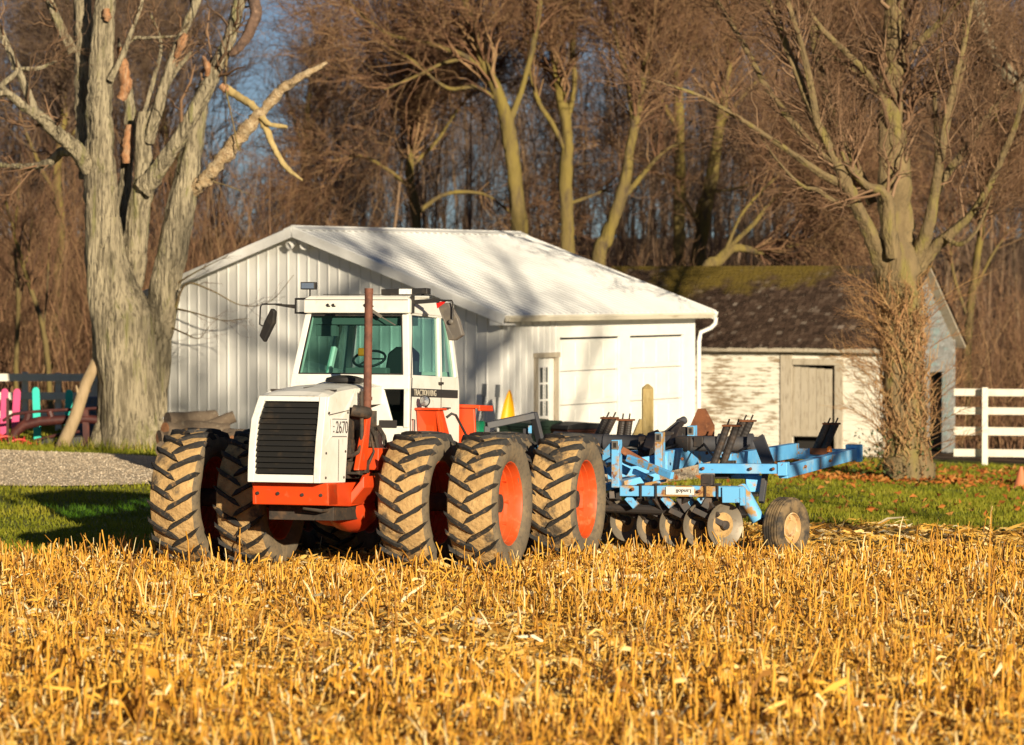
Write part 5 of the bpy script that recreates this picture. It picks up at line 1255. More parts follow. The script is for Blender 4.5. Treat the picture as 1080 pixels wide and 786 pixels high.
tw = [pl([(183, 330, 6), (196, 300, 4, -.6), (222, 306, 3, -1), (255, 322, 2.2, -1.2), (285, 318, 1.5, -1.4), (310, 290, 1, -1.5)]), pl([(183, 325, 5), (205, 330, 3, -.7), (235, 338, 2, -1), (262, 336, 1, -1.2)]), pl([(180, 345, 4), (195, 352, 3, -.6), (210, 357, 2, -.8), (220, 345, 1, -.8)]), pl([(185, 300, 4), (210, 285, 2.5, -.6), (240, 270, 1.5, -.8)]), pl([(240, 55, 4, -.7), (238, 90, 3.2, -.8), (246, 130, 3, -.9), (251, 155, 2.4, -.9), (255, 160, 1, -.9)]), pl([(226, 192, 4, -.3), (245, 198, 2.5, -.5), (272, 209, 1.2, -.7)])]
for i_, t_ in enumerate(tw): bark_mesh('hanging_twig', [(t_[0], t_[1] * .55)], M['bark_moss'], T, loc, seed=12 + i_, sides=6)
for p_, r_ in tw: crown('fine_twigs', rng, [(p_, r_ * .6)], M['twig'], T, loc, [(7, (.3, .9), .5, .05, .5, .004), (14, (.15, .4), .7, .0, .6, .003)])

# the brush covered tree on the right, before the shed
loc = at(957, 490, 64.4)
T = thing('brushy_tree', 'large bare tree with a brush covered trunk standing before the old shed', 'tree', loc)
Q = lambda l, dd=0: pl(l, dd, 64.4)
lim = [Q([(957, 500, 66), (957, 485, 56), (955, 450, 48), (953, 400, 46), (950, 350, 46), (948, 310, 50), (946, 280, 52), (945, 255, 40)]),
       Q([(940, 300, 34), (931, 275, 28, -.2), (919, 248, 24, -.4), (906, 222, 20, -.6), (894, 196, 18, -.8), (880, 166, 16, -.9), (862, 130, 13, -1), (847, 95, 12, -1), (832, 55, 10, -1), (816, 15, 9, -.9), (800, -25, 8, -.8), (770, -120, 5)]),
       Q([(893, 196, 13, -.8), (868, 184, 11, -1.2), (840, 165, 9, -1.6), (806, 142, 8, -2), (772, 120, 6, -2.4), (735, 100, 5, -2.8), (690, 85, 3, -3)]),
       Q([(884, 172, 12, -.9), (858, 154, 11, -.8), (832, 124, 10, -.6), (806, 88, 9, -.4), (785, 48, 8, -.2), (763, 12, 7), (742, -20, 6), (700, -90, 4)]),
       Q([(862, 132, 11, -1), (856, 95, 10, -1.2), (846, 50, 9, -1.4), (832, 5, 8, -1.6), (822, -40, 7, -1.8), (805, -130, 4)]),
       Q([(900, 215, 10, -.6), (880, 212, 8, -1), (862, 200, 6, -1.3), (846, 196, 5, -1.5), (820, 170, 4, -1.7), (800, 140, 2, -1.9)]),
       Q([(943, 270, 24, -.5), (938, 240, 20, -.6), (937, 215, 18, -.6), (930, 202, 15, -.7), (914, 196, 12, -.8), (896, 178, 8, -.9), (888, 160, 4, -1)]),
       Q([(948, 280, 36, .3), (945, 235, 34, .2), (942, 185, 33), (940, 140, 30), (941, 95, 26), (944, 45, 23), (944, 0, 21), (947, -50, 18), (950, -150, 10)]),
       Q([(944, 65, 14), (960, 52, 12, -.2), (980, 35, 11, -.4), (1002, 12, 9, -.6), (1020, -12, 7, -.8), (1060, -70, 4)]),
       Q([(940, 130, 12), (928, 100, 11, -.3), (915, 78, 10, -.5), (893, 56, 9, -.7), (868, 32, 8, -.9), (852, 8, 7, -1), (840, -30, 5, -1)]),
       Q([(928, 98, 7, -.3), (905, 78, 6, -.1), (882, 62, 4, .1), (866, 52, 2, .2)]),
       Q([(862, 60, 14, .8), (858, 30, 13, .9), (852, 0, 12, 1), (846, -40, 10, 1)]), Q([(880, 130, 12, .5), (870, 95, 13, .7), (862, 60, 13, .8)]),
       Q([(920, 215, 15, .5), (900, 170, 13, .5), (880, 130, 12, .5)]),
       Q([(958, 290, 30, .2), (970, 262, 22), (979, 238, 19, -.2), (985, 205, 15, -.3), (992, 165, 13, -.5), (1000, 120, 12, -.6), (1006, 90, 10, -.7), (1016, 50, 8, -.7), (1024, 10, 7, -.6), (1035, -40, 5)]),
       Q([(966, 285, 24, .3), (984, 262, 18, .2), (1003, 246, 15), (1024, 226, 12, -.2), (1042, 198, 11, -.4), (1056, 168, 10, -.6), (1070, 135, 8, -.8), (1082, 95, 7, -1), (1100, 50, 5)]),
       Q([(996, 250, 8), (1012, 258, 7, -.3), (1028, 246, 5, -.5), (1040, 222, 4, -.6), (1046, 205, 2, -.7)]),
       Q([(984, 210, 12, .4), (1000, 182, 12, .6), (1018, 158, 11, .8), (1034, 134, 10, 1), (1052, 108, 8, 1.2), (1068, 92, 6, 1.3), (1095, 60, 4)]),
       Q([(990, 200, 9, .6), (988, 150, 8, .8), (986, 100, 7, .9), (990, 50, 5, 1), (994, 0, 4, 1)]),
       Q([(1003, 120, 7, .2), (1012, 88, 6, .4), (1018, 60, 5, .5), (1016, 20, 4, .5)])]
lim = [(P, R * (.88 if i == 0 else 1.0 if i == 7 else .70)) for i, (P, R) in enumerate(lim)]
bark_mesh('trunk', lim, M['bark_moss'], T, loc, seed=14, sides=28)
rng = np.random.default_rng(31)
crown('crown', rng, lim[1:], M['twig'], T, loc, [(420, (.7, 2.3), .85, .18, .36, .011), (2600, (.4, 1.3), .85, .12, .55, .006), (6500, (.2, .7), .9, .1, .6, .0042)])
# brush growing up along the trunk
brs = thing('trunk_brush', 'rusty brown brush and vines climbing the trunk of the tree before the shed', 'bush', loc)
rng = np.random.default_rng(41)
n = 560
an = rng.random(n) * 6.28; h0 = rng.random(n) ** .8 * 3.5; rr = .35 + .07 * rng.random(n)
base = np.stack([np.cos(an) * rr + (3.6 - h0) * 0 - h0 * .035, np.sin(an) * rr, h0 - .05], -1)
tip = base + np.stack([np.cos(an) * .20 * rng.random(n) ** 2 - .05 + rng.normal(size=n) * .14, np.sin(an) * .20 * rng.random(n) - .05 + rng.normal(size=n) * .12, .20 + .60 * rng.random(n)], -1)
s = np.linspace(0, 1, 5)[None, :, None]
C = base[:, None] * (1 - s) + tip[:, None] * s + rng.normal(size=(n, 5, 3)) * .05
RR = (.010 + .010 * rng.random(n))[:, None] * (1 - .7 * s[:, :, 0])
V1, F1 = tubes(C, RR, 3)
C2, R2 = spawn(rng, C, RR, 1500, (.12, .36), .8, .15, .6, rmin=.0045, bend=.4)
V2, F2 = tubes(C2, R2, 3)
V, F = cat([(V1, F1), (V2, F2)])
np_mesh('stems', V, F, M['brush'], brs, rnd=np.concatenate([np.repeat(.3 + .7 * rng.random(n), 15), np.repeat(.3 + .7 * rng.random(1500), 15)]))
# long arching shoots to the left and right of the trunk
n = 46; an = rng.normal(size=n) * .6 + np.where(rng.random(n) < .7, math.pi, 0)
st = np.stack([np.cos(an) * .4, np.sin(an) * .3 - .2, .4 + 3.0 * rng.random(n) ** .7], -1)
L = .5 + .8 * rng.random(n)
d = np.stack([np.cos(an) * .8, -.2 + .2 * rng.normal(size=n), .5 + .5 * rng.random(n)], -1)
C = st[:, None] + d[:, None] * L[:, None, None] * s - np.array([0, 0, 1.])[None, None] * (s ** 2) * (L[:, None, None] * .25)
RR = np.full((n, 5), .009) * (1 - .6 * s[:, :, 0])
V1, F1 = tubes(C, RR, 4); C2, R2 = spawn(rng, C, RR, 900, (.2, .7), .7, .2, .6, rmin=.004); V2, F2 = tubes(C2, R2, 3)
V, F = cat([(V1, F1), (V2, F2)])
np_mesh('shoots', V, F, M['brush'], brs, rnd=np.concatenate([np.repeat(rng.random(n), 20), np.repeat(rng.random(900), 15)]))
def leaf_quads(rng, C, size, flat=.5):
    n = len(C); a = rng.normal(size=(n, 3)); a[:, 2] *= flat; a /= np.linalg.norm(a, axis=1, keepdims=True)
    b = rng.normal(size=(n, 3)); b[:, 2] *= flat; b -= a * (a * b).sum(1, keepdims=True); b /= np.linalg.norm(b, axis=1, keepdims=True)
    w = (size * (.6 + .8 * rng.random(n)))[:, None]
    up = np.cross(a, b) * w * .25
    V = np.stack([C - a * w * .5, C - b * w * .3 + up, C + a * w * .5, C + b * w * .3 + up], 1).reshape(-1, 3)
    return V, np.arange(4 * n).reshape(n, 4)
n = 420; an = rng.random(n) * 6.28; r_ = .5 * rng.random(n) + .25
C = np.stack([np.cos(an) * r_ * 1.1 - .25, np.sin(an) * r_ - .1, rng.random(n) ** 1.6 * 1.0], -1); V, F = leaf_quads(rng, C, .075, 1)
np_mesh('green_leaves', V, F, M['ivy'], brs, rnd=np.repeat(rng.random(n), 4))

# bare tree standing just out of the picture on the right: its limb and its shadow reach in
loc = at(1262, 470, 84.0)
T = thing('pale_limb_tree', 'bare tree whose crooked pale limb reaches in at the upper right corner', 'tree', loc)
Q = lambda l, dd=0: pl(l, dd, 84.0)
lim = [Q([(1262, 530, 60), (1262, 500, 46), (1262, 420, 42), (1258, 330, 40), (1256, 240, 38), (1252, 150, 34), (1250, 60, 30), (1254, -60, 24), (1262, -250, 12)]),
       Q([(1254, 150, 26), (1200, 140, 23, -.2), (1140, 122, 20, -.4), (1095, 100, 19, -.6), (1073, 86, 17, -.8), (1056, 70, 16, -.9), (1044, 50, 15, -1), (1036, 20, 14, -1), (1026, -12, 13, -1), (1010, -80, 8, -1)]),
       Q([(1060, 76, 9, -.8), (1048, 62, 8, -.6), (1030, 40, 7, -.4), (1016, 12, 6, -.2), (1006, -20, 5)]),
       Q([(1256, 200, 22), (1215, 120, 17), (1260, 40, 13), (1310, -60, 8)]), Q([(1252, 90, 18), (1140, 10, 13, .4), (1100, -80, 9, .8), (1070, -200, 5, 1)]), Q([(1258, 260, 16), (1240, 200, 13, .5), (1300, 150, 9, 1), (1360, 120, 5, 1)])]
bark_mesh('trunk', lim, M['bark_pale'], T, loc, seed=24)
rng = np.random.default_rng(51)
crown('crown', rng, lim[1:], M['twig'], T, loc, [(110, (.8, 2.4), .8, .15, .4, .010), (500, (.4, 1.2), .85, .1, .55, .006), (1100, (.2, .6), .9, .1, .6, .005)])
# crooked stub under the limb
# ------------------------------------------------------------------ trees at the wood's edge, each one traced
def edge_tree(name, label, D0, base_u, lims, seed, m=None, tw=None, lv=None, group='mossy trees at the edge of the wood'):
    L = [pl(l, 0, D0) for l in lims]; L = [(P, R * (.86 if i == 0 else .62)) for i, (P, R) in enumerate(L)]
    b = at(base_u, 470, D0); T = thing(name, label, 'tree', b, 0, group)
    root = np.array([[b.x, D0, b.z - .1]]); L[0] = (np.vstack([root, L[0][0]]), np.concatenate([[L[0][1][0] * 1.25], L[0][1]]))
    bark_mesh('trunk', L, m or M['bark_far'], T, b, seed=seed, sides=12)
    crown('crown', np.random.default_rng(seed), L, tw or M['twig_rust'], T, b, lv or [(200, (1.2, 3.8), .85, .12, .35, .014), (1800, (.7, 2.2), .85, .1, .5, .009), (5000, (.4, 1.3), .9, .02, .6, .007)], tlo=.55)
edge_tree('bare_tree', 'bare tree behind the garage ridge with a long limb reaching left over the roof', 84, 549,
   [[(549, 262, 20), (546, 225, 20), (542, 185, 18), (538, 150, 19), (534, 125, 18), (524, 95, 14), (508, 62, 11), (497, 25, 10), (488, -15, 9), (478, -90, 5)],
    [(537, 130, 12), (550, 95, 10), (562, 50, 9), (570, 0, 8), (575, -60, 5)], [(520, 88, 10), (495, 62, 9), (465, 50, 8), (432, 42, 7), (405, 34, 6), (378, 12, 5), (350, -15, 3)], [(500, 62, 7), (470, 66, 6), (440, 80, 5), (405, 95, 3)], [(524, 105, 8), (500, 92, 7), (470, 92, 6), (430, 60, 4), (395, 40, 2)]], 61)
edge_tree('bare_tree', 'straight mossy bare tree in the middle, behind the right end of the garage ridge', 86, 598,
   [[(598, 275, 17), (598, 230, 17), (597, 185, 16), (599, 150, 15), (594, 115, 13), (588, 85, 11), (583, 40, 10), (580, -10, 8), (578, -90, 5)], [(597, 160, 11), (582, 130, 9), (570, 112, 8), (560, 80, 6), (556, 40, 4)], [(598, 130, 10), (606, 90, 9), (604, 50, 8), (610, 0, 6), (618, -60, 4)], [(600, 215, 6), (620, 208, 6), (640, 200, 4)]], 62)
edge_tree('bare_tree', 'leaning mossy bare tree that tilts right above the garage roof', 85, 630,
   [[(631, 283, 18), (640, 252, 17), (650, 222, 16), (658, 195, 14), (664, 160, 12), (671, 125, 11), (678, 90, 10), (684, 40, 9), (690, -10, 8), (700, -90, 5)], [(650, 215, 11), (665, 200, 10), (680, 182, 8), (700, 160, 6), (720, 150, 3)], [(668, 130, 8), (660, 80, 7), (648, 30, 6), (640, -30, 4)]], 63)
edge_tree('bare_tree', 'upright yellow mossy bare tree, the left one of the crossing pair', 88, 716,
   [[(716, 298, 15), (716, 250, 15), (717, 205, 14), (717, 160, 13), (716, 115, 12), (714, 70, 10), (711, 20, 9), (708, -30, 7), (700, -110, 4)], [(717, 140, 8), (700, 110, 7), (684, 75, 6), (672, 30, 4)], [(716, 90, 7), (730, 55, 6), (738, 10, 5), (745, -40, 3)]], 64)
edge_tree('bare_tree', 'yellow mossy bare tree slanting right, the right one of the crossing pair', 88.5, 734,
   [[(734, 298, 18), (738, 260, 17), (745, 220, 16), (752, 180, 15), (758, 140, 13), (764, 100, 12), (769, 60, 10), (775, 10, 9), (780, -40, 7), (790, -110, 4)], [(740, 240, 9), (724, 215, 7), (712, 190, 6), (694, 185, 4)], [(760, 130, 8), (785, 100, 7), (800, 85, 5), (820, 80, 3)], [(740, 255, 8), (735, 225, 7), (745, 205, 6), (770, 200, 4), (800, 192, 2)]], 65)
edge_tree('bare_tree', 'low sprawling mossy tree whose branch lies level above the shed roof', 82, 742,
   [[(742, 300, 16), (758, 275, 13), (774, 262, 11), (792, 264, 9), (812, 266, 7), (838, 258, 5), (860, 250, 3)], [(756, 276, 10), (775, 255, 9), (795, 236, 8), (812, 215, 6), (830, 200, 4)], [(764, 268, 7), (780, 230, 6), (800, 205, 5), (826, 180, 3)]], 66)
edge_tree('bare_tree', 'dark bare tree between the old shed roof and the big brushy tree', 92, 880,
   [[(880, 300, 14), (884, 240, 13), (880, 180, 12), (884, 110, 10), (880, 40, 9), (884, -40, 6)], [(882, 190, 8), (900, 140, 7), (915, 90, 5), (925, 30, 3)]], 67)
edge_tree('bare_tree', 'bare tree behind the right end of the fence with loose rusty twigs', 86, 1020,
   [[(1022, 440, 12), (1020, 380, 11), (1024, 320, 10), (1034, 250, 9), (1040, 190, 8), (1050, 120, 7), (1056, 40, 5)], [(1022, 340, 6), (1006, 290, 5), (1000, 240, 3)], [(1026, 310, 6), (1046, 270, 5), (1066, 240, 3)]], 68)
edge_tree('sapling', 'thin grey forked sapling behind the pink boards, left of its neighbour', 78, 18,
   [[(18, 430, 6), (17, 380, 6), (19, 320, 5), (16, 260, 4), (20, 190, 3)], [(18, 330, 3), (28, 280, 2.5), (34, 230, 1.5)]], 69, lv=[(40, (.5, 1.6), .8, .25, .5, .007), (200, (.3, .9), .8, .2, .6, .005)], group='saplings behind the coloured boards')
edge_tree('sapling', 'leaning grey sapling between the two turquoise boards', 77.5, 54,
   [[(54, 440, 7), (51, 390, 7), (46, 350, 6.5), (36, 315, 6), (26, 285, 5), (16, 250, 4), (6, 212, 3)], [(46, 350, 4), (50, 300, 3), (52, 250, 2)]], 70, lv=[(40, (.5, 1.6), .8, .25, .5, .007), (200, (.3, .9), .8, .2, .6, .005)], group='saplings behind the coloured boards')
edge_tree('bare_tree', 'bare tree far behind the big pale trunk, in the gap above the dead limb', 112, 330,
   [[(318, 262, 9), (320, 200, 9), (322, 150, 8), (326, 100, 6), (330, 60, 4)], [(321, 160, 5), (308, 120, 4), (300, 90, 3)], [(323, 140, 5), (338, 110, 4), (345, 80, 3)]], 71, tw=M['twig_grey'], lv=[(70, (.8, 2.2), .7, .35, .4, .011), (500, (.5, 1.4), .7, .2, .55, .007), (900, (.3, .8), .8, .1, .6, .006)])
edge_tree('bare_tree', 'wide bare tree behind the garage left of the ridge, thick with rusty twigs', 90, 440,
   [[(440, 262, 12), (438, 220, 12), (432, 185, 11), (436, 150, 9), (440, 110, 7), (448, 60, 5)], [(436, 200, 8), (410, 180, 7), (380, 165, 6), (345, 172, 4)], [(434, 175, 7), (460, 150, 6), (480, 120, 5), (500, 95, 3)], [(440, 225, 8), (470, 205, 7), (510, 205, 5), (540, 225, 3)]], 72, lv=[(220, (1.2, 3.4), .9, .12, .35, .013), (2200, (.6, 2), .9, .08, .5, .009), (9000, (.4, 1.2), .9, 0, .6, .0075)])
edge_tree('bare_tree', 'bare tree behind the left stems of the big pale trunk', 92, 60,
   [[(60, 300, 12), (64, 240, 11), (60, 180, 10), (68, 120, 8), (66, 60, 7), (72, -10, 5)], [(62, 210, 7), (40, 170, 6), (20, 120, 4)], [(62, 160, 6), (90, 120, 5), (104, 70, 3)]], 73, tw=M['twig_grey'])
edge_tree('bare_tree', 'bare tree between the right stems of the big pale trunk', 100, 178,
   [[(178, 300, 10), (176, 240, 10), (180, 180, 9), (172, 110, 7), (180, 40, 5), (184, -20, 4)], [(178, 190, 6), (196, 140, 5), (212, 100, 3)], [(178, 160, 5), (160, 110, 4), (150, 60, 3)]], 74, tw=M['twig_grey'])

# ------------------------------------------------------------------ the far wood behind them, one mass
rng = np.random.default_rng(77)
n = 1200
yy = 92 + 78 * rng.random(n) ** .9; xx = (rng.random(n) - .5) * (.34 * yy + 24)
zz = gz(xx, yy)
H = 7.5 + 7.5 * rng.random(n)
gap = np.exp(-((xx / yy * 3600 + 540 - 275) / 62) ** 2)     # the wood is lower where open sky shows
H *= (1 - .74 * gap); 
H = H - np.clip(zz, 0, 9) * .45 * (1 - 0 * gap)
H = np.maximum(H, 2.2)
s = np.linspace(0, 1, 6)
lean = rng.normal(size=(n, 2)) * .07
P = np.stack([xx[:, None] + lean[:, :1] * H[:, None] * s + rng.normal(size=(n, 6)) * .10, yy[:, None] + lean[:, 1:] * H[:, None] * s, zz[:, None] - .2 + H[:, None] * s], -1)
R = (.022 + .055 * rng.random(n) ** 2)[:, None] * (1 - .8 * s)
Vp = []; rn = []
v, f = tubes(P, R, 5); Vp.append((v, f)); rn.append(np.repeat(.5 + .5 * rng.random(n), 30))
C1, R1 = spawn(rng, P, R, 14000, (1.0, 3.4), .8, .35, .4, rmin=.012, t0=.2); v, f = tubes(C1, R1, 3); Vp.append((v, f)); rn.append(np.repeat(rng.random(14000) * .8, 15))
C2, R2 = spawn(rng, C1, R1, 125000, (.6, 1.8), .85, .15, .6, rmin=.011); v, f = tubes(C2, R2, 3); Vp.append((v, f)); rn.append(np.repeat(rng.random(125000) * .8, 15))
V, F = cat(Vp)
o = np_mesh('woodland', V, F, M['twig_grey'], None, rnd=np.concatenate(rn)); tag(o, 'far bare wood, a brownish mass of trunks and twigs behind the yard', 'woodland', kind='stuff')
# thicket: brush and saplings along the wood's edge
n = 15000
yy = 79 + 26 * rng.random(n); xx = (rng.random(n) - .5) * (.36 * yy + 22); zz = gz(xx, yy)
H = (.8 + 4.4 * rng.random(n) ** 2.0) * (1 + .6 * (xx < -5))
s = np.linspace(0, 1, 5)
ln = rng.normal(size=(n, 2)) * .30
P = np.stack([xx[:, None] + ln[:, :1] * H[:, None] * s ** 1.5 + rng.normal(size=(n, 5)) * .05, yy[:, None] + ln[:, 1:] * H[:, None] * s, zz[:, None] - .05 + H[:, None] * (s - .12 * s ** 2)], -1)
R = (.008 + .016 * rng.random(n) ** 2)[:, None] * (1 - .75 * s)
v, f = tubes(P, R, 3); Vp = [(v, f)]; rn = [np.repeat(rng.random(n), 15)]
C1, R1 = spawn(rng, P, R, 60000, (.3, 1.1), .8, .2, .65, rmin=.006); v, f = tubes(C1, R1, 3); Vp.append((v, f)); rn.append(np.repeat(rng.random(60000), 15))
V, F = cat(Vp)
o = np_mesh('thicket', V, F, M['twig_rust'], None, rnd=np.concatenate(rn)); tag(o, 'rusty brown thicket of brush along the foot of the wood', 'thicket', kind='stuff')
# two bare trees behind the photographer's right: only their branch shadows reach the garage
for i, (x, y, sc_, lab) in enumerate(((15.2, 24.3, 1.35, 'bare roadside tree nearer the field, whose shadow falls on the garage'), (12.6, 25.6, 1.3, 'taller bare roadside tree whose shadow falls on the garage roof'))):
    T = thing('roadside_tree', lab, 'tree', (x, y, 0), 1.3 * i, 'roadside trees'); 
    rng2 = np.random.default_rng(90 + i)
    tp = np.array([[0, 0, -.1], [.05, 0, 2], [0, .1, 4.5], [.1, 0, 7.5], [0, 0, 11.5]]) * sc_; trd = np.array([.15, .13, .12, .09, .03])
    lims = [(tp, trd)]
    for k in range(11):
        z = (3.2 + .65 * k) * sc_; a = k * 2.4; Lb = (3.6 - .18 * k) * sc_
        lims.append((np.array([[0, 0, z], [math.cos(a) * Lb * .4, math.sin(a) * Lb * .4, z + Lb * .35], [math.cos(a) * Lb * .75, math.sin(a) * Lb * .75, z + Lb * .8], [math.cos(a) * Lb, math.sin(a) * Lb, z + Lb * 1.3]]), np.array([.13, .10, .07, .03])))
    bark_mesh('trunk', lims, M['bark_pale'], T, (0, 0, 0), seed=90 + i, sides=8)
    crown('crown', rng2, lims[1:], M['twig'], T, (0, 0, 0), [(180, (.8, 2.2), .8, .2, .5, .018), (900, (.4, 1.3), .85, .15, .6, .011)])

# ------------------------------------------------------------------ lawn grass and fallen leaves
rng = np.random.default_rng(101)
def scatter(n, fn, y0, y1, half=lambda y: .155 * y + 3):
    y = y0 + (y1 - y0) * rng.random(n); x = (rng.random(n) * 2 - 1) * half(y); k = fn(x, y); return x[k], y[k]
def not_drive(x, y):
    lo, hi = drive(np.minimum(x, 4.2)); return ~((y > lo) & (y < hi) & (x < 4.2))
x, y = scatter(170000, lambda x, y: (y > edge_y(x) - .05) & not_drive(x, y), 41, 72)
n = len(x); z = gz(x, y)
patch = .5 + .5 * np.sin(x * 1.7 + 2 * np.sin(y * .9)) * np.sin(y * 1.3 + x * .4)
h = (.035 + .055 * rng.random(n)) * (.7 + .5 * patch); a = rng.random(n) * 6.28; w = .010 + .010 * rng.random(n)
dx, dy = np.cos(a) * w, np.sin(a) * w; lx, ly = rng.normal(size=n) * .03, rng.normal(size=n) * .03
V = np.stack([np.stack([x - dx, y - dy, z - .01], -1), np.stack([x + dx, y + dy, z - .01], -1), np.stack([x + lx, y + ly, z + h], -1)], 1).reshape(-1, 3)
o = np_mesh('lawn_grass', V, np.arange(3 * n).reshape(n, 3), M['grass'], None, smooth=False, rnd=np.repeat(np.clip(.25 * rng.random(n) + .5 * patch + .25 * rng.random(n) ** 3, 0, 1), 3))
tag(o, 'short green lawn grass between the stubble and the buildings', 'grass', kind='stuff')
# taller tufts along the field edge and the tree foot
x = np.concatenate([-9 + 18 * rng.random(2600), at(137, 480, 64.5).x + rng.normal(size=500) * 1.3]); y = np.concatenate([edge_y(x[:2600]) + .05 + .5 * rng.random(2600) ** 2, 63.6 + rng.normal(size=500) * .35])
n = len(x); z = gz(x, y); h = .10 + .16 * rng.random(n); a = rng.random(n) * 6.28; w = .008 + .008 * rng.random(n); dx, dy = np.cos(a) * w, np.sin(a) * w; lx, ly = rng.normal(size=n) * .07, rng.normal(size=n) * .07
V = np.stack([np.stack([x - dx, y - dy, z - .01], -1), np.stack([x + dx, y + dy, z - .01], -1), np.stack([x + lx, y + ly, z + h], -1)], 1).reshape(-1, 3)
o = np_mesh('grass_tufts', V, np.arange(3 * n).reshape(n, 3), M['grass'], None, smooth=False, rnd=np.repeat(rng.random(n), 3)); tag(o, 'longer grass tufts along the edge of the stubble', 'grass', kind='stuff')
# leaves
tx_ = at(957, 490, 64.4).x
x = np.concatenate([tx_ + rng.normal(size=650) * 1.5, 3 + 10 * rng.random(700), 2.5 + 9 * rng.random(300)]); y = np.concatenate([64.2 + rng.normal(size=650) * .7, 65.5 + 5 * rng.random(700), 52 + 13 * rng.random(300)])
k = y > edge_y(x) + .3; x, y = x[k], y[k]; n = len(x)
C = np.stack([x, y, gz(x, y) + .03 + .06 * rng.random(n)], -1); V, F = leaf_quads(rng, C, .12, .45)
o = np_mesh('fallen_leaves', V, F, M['leaf'], None, smooth=False, rnd=np.repeat(rng.random(n), 4)); tag(o, 'orange brown fallen leaves under the tree and along the shed', 'leaves', kind='stuff')

# ------------------------------------------------------------------ corn stubble
def stub_arrays(rng, x, y, h, r, leanx, leany, kink):
    n = len(x); K = 4; s = np.array([0, .4, .8, 1.0])
    P = np.stack([x[:, None] + leanx[:, None] * h[:, None] * s + kink[:, None] * np.array([0, .0, .03, .08]), y[:, None] + leany[:, None] * h[:, None] * s, gz(x, y)[:, None] - .03 + (h[:, None] + .03) * s], -1)
    R = r[:, None] * np.array([1.05, .98, .92, .80])[None, :]
    return P, R
def ribbons(rng, base, d, L, w, droop, twist=0.6):
    """bent leaf strips, 3 segments"""
    n = len(base); s = np.array([0, .35, .7, 1.0])
    side = np.cross(d, rng.normal(size=(n, 3))); side /= np.linalg.norm(side, axis=1, keepdims=True) + 1e-9
    C = base[:, None] + d[:, None] * (L[:, None] * s)[:, :, None]; C[:, :, 2] -= (droop[:, None] * s ** 2)
    C[:, 1:3] += rng.normal(size=(n, 2, 3)) * (L * .06)[:, None, None]
    W = w[:, None] * np.array([.8, 1.0, .7, .12])
    V = np.stack([C - side[:, None] * W[:, :, None] * .5, C + side[:, None] * W[:, :, None] * .5], 2).reshape(-1, 3)
    i = np.arange(n * 8).reshape(n, 4, 2); F = np.stack([i[:, :-1, 0], i[:, :-1, 1], i[:, 1:, 1], i[:, 1:, 0]], -1).reshape(-1, 4)
    return V, F
def cap_fan(P, R, sides):
    return None
TX, TY = -2.045, 40.6
def in_flat(x, y):   # the worked strip beside the machine: residue, hardly any standing stalk
    return (x > 3.2) & (y > 42.6 + .25 * np.sin(x * 3))
def under_wheels(x, y):
    c, s_ = math.cos(RAD(18)), math.sin(RAD(18)); lx = (x - TX) * c - (y - TY) * s_; ly = (x - TX) * s_ + (y - TY) * c
    return (np.abs(lx) < 2.3) & (ly > -1.0) & (ly < 9.5)
stub = np.random.default_rng(202)
def stub_pos(n, y0, y1):
    y = y0 + (y1 - y0) * stub.random(n); half = .158 * y + 1.6
    x = (stub.random(n) * 2 - 1) * half
    # drilled rows run slightly across the view
    row = np.round((x * .97 + y * .24) / .19) * .19; x = x + (row - (x * .97 + y * .24)) * .75 + stub.normal(size=n) * .018
    k = (y < edge_y(x) - .05) & ~(in_flat(x, y) & (stub.random(n) > .06)) & ~(under_wheels(x, y) & (stub.random(n) > .10))
    return x[k], y[k]
x, y = stub_pos(27000, 15.0, 49.5)
band = np.exp(-((y - 31.5 - .35 * x + 1.2 * np.sin(x * .8)) / 2.2) ** 2) * (.5 + .5 * np.sin(x * .55 + 2.2))
k = stub.random(len(x)) > .75 * band; x, y = x[k], y[k]
n = len(x)
clump = .5 + .5 * np.sin(x * 1.9 + 1.3 * np.sin(y * .8)) * np.sin(y * 1.1 + .7 * x)
h = (.13 + .24 * stub.random(n) ** 1.2) * (.75 + .45 * clump); h[stub.random(n) < .03] *= 1.5
ang = stub.random(n) < .22
lean = np.where(ang, .55, .10)
P, R = stub_arrays(stub, x, y, h, 0.0045 + .0065 * stub.random(n) ** 1.5, stub.normal(size=n) * lean, stub.normal(size=n) * lean, stub.normal(size=n) * .4)
# the three hundred standing largest in the picture become stalks of their own
inview = (np.abs(x) < .150 * y) & (y > 25.2) & (y < 29)
order = np.argsort(-(h / y) * inview)[:280]
keep = np.ones(n, bool); keep[order] = False
V1, F1 = tubes(P[keep], R[keep], 6); q = stub.random(keep.sum())
rn = [np.repeat(.02 + .96 * q, 24)]
idx = np.arange(len(V1)).reshape(-1, 4, 6)
F1 = F1
# leaf sheaths hanging from the stalks
sel = np.where(keep & (stub.random(n) < .35))[0]
b = P[sel, 2] * .5 + P[sel, 1] * .5; an = stub.random(len(sel)) * 6.28
d = np.stack([np.cos(an) * .7, np.sin(an) * .7, .6 * stub.random(len(sel)) - .1], -1); d /= np.linalg.norm(d, axis=1, keepdims=True)
L = .10 + .22 * stub.random(len(sel))
V2, F2 = ribbons(stub, b, d, L, .014 + .018 * stub.random(len(sel)), L * (.4 + .6 * stub.random(len(sel))))
rn.append(np.repeat(stub.random(len(sel)), 8))
V, F = cat([(V1, F1), (V2, F2)])
top = idx[:, 3, :]
o = np_mesh('corn_stubble', V, [F, top], M['straw'], None, rnd=np.concatenate(rn)); tag(o, 'golden cut corn stubble standing all over the field', 'stubble', kind='stuff')
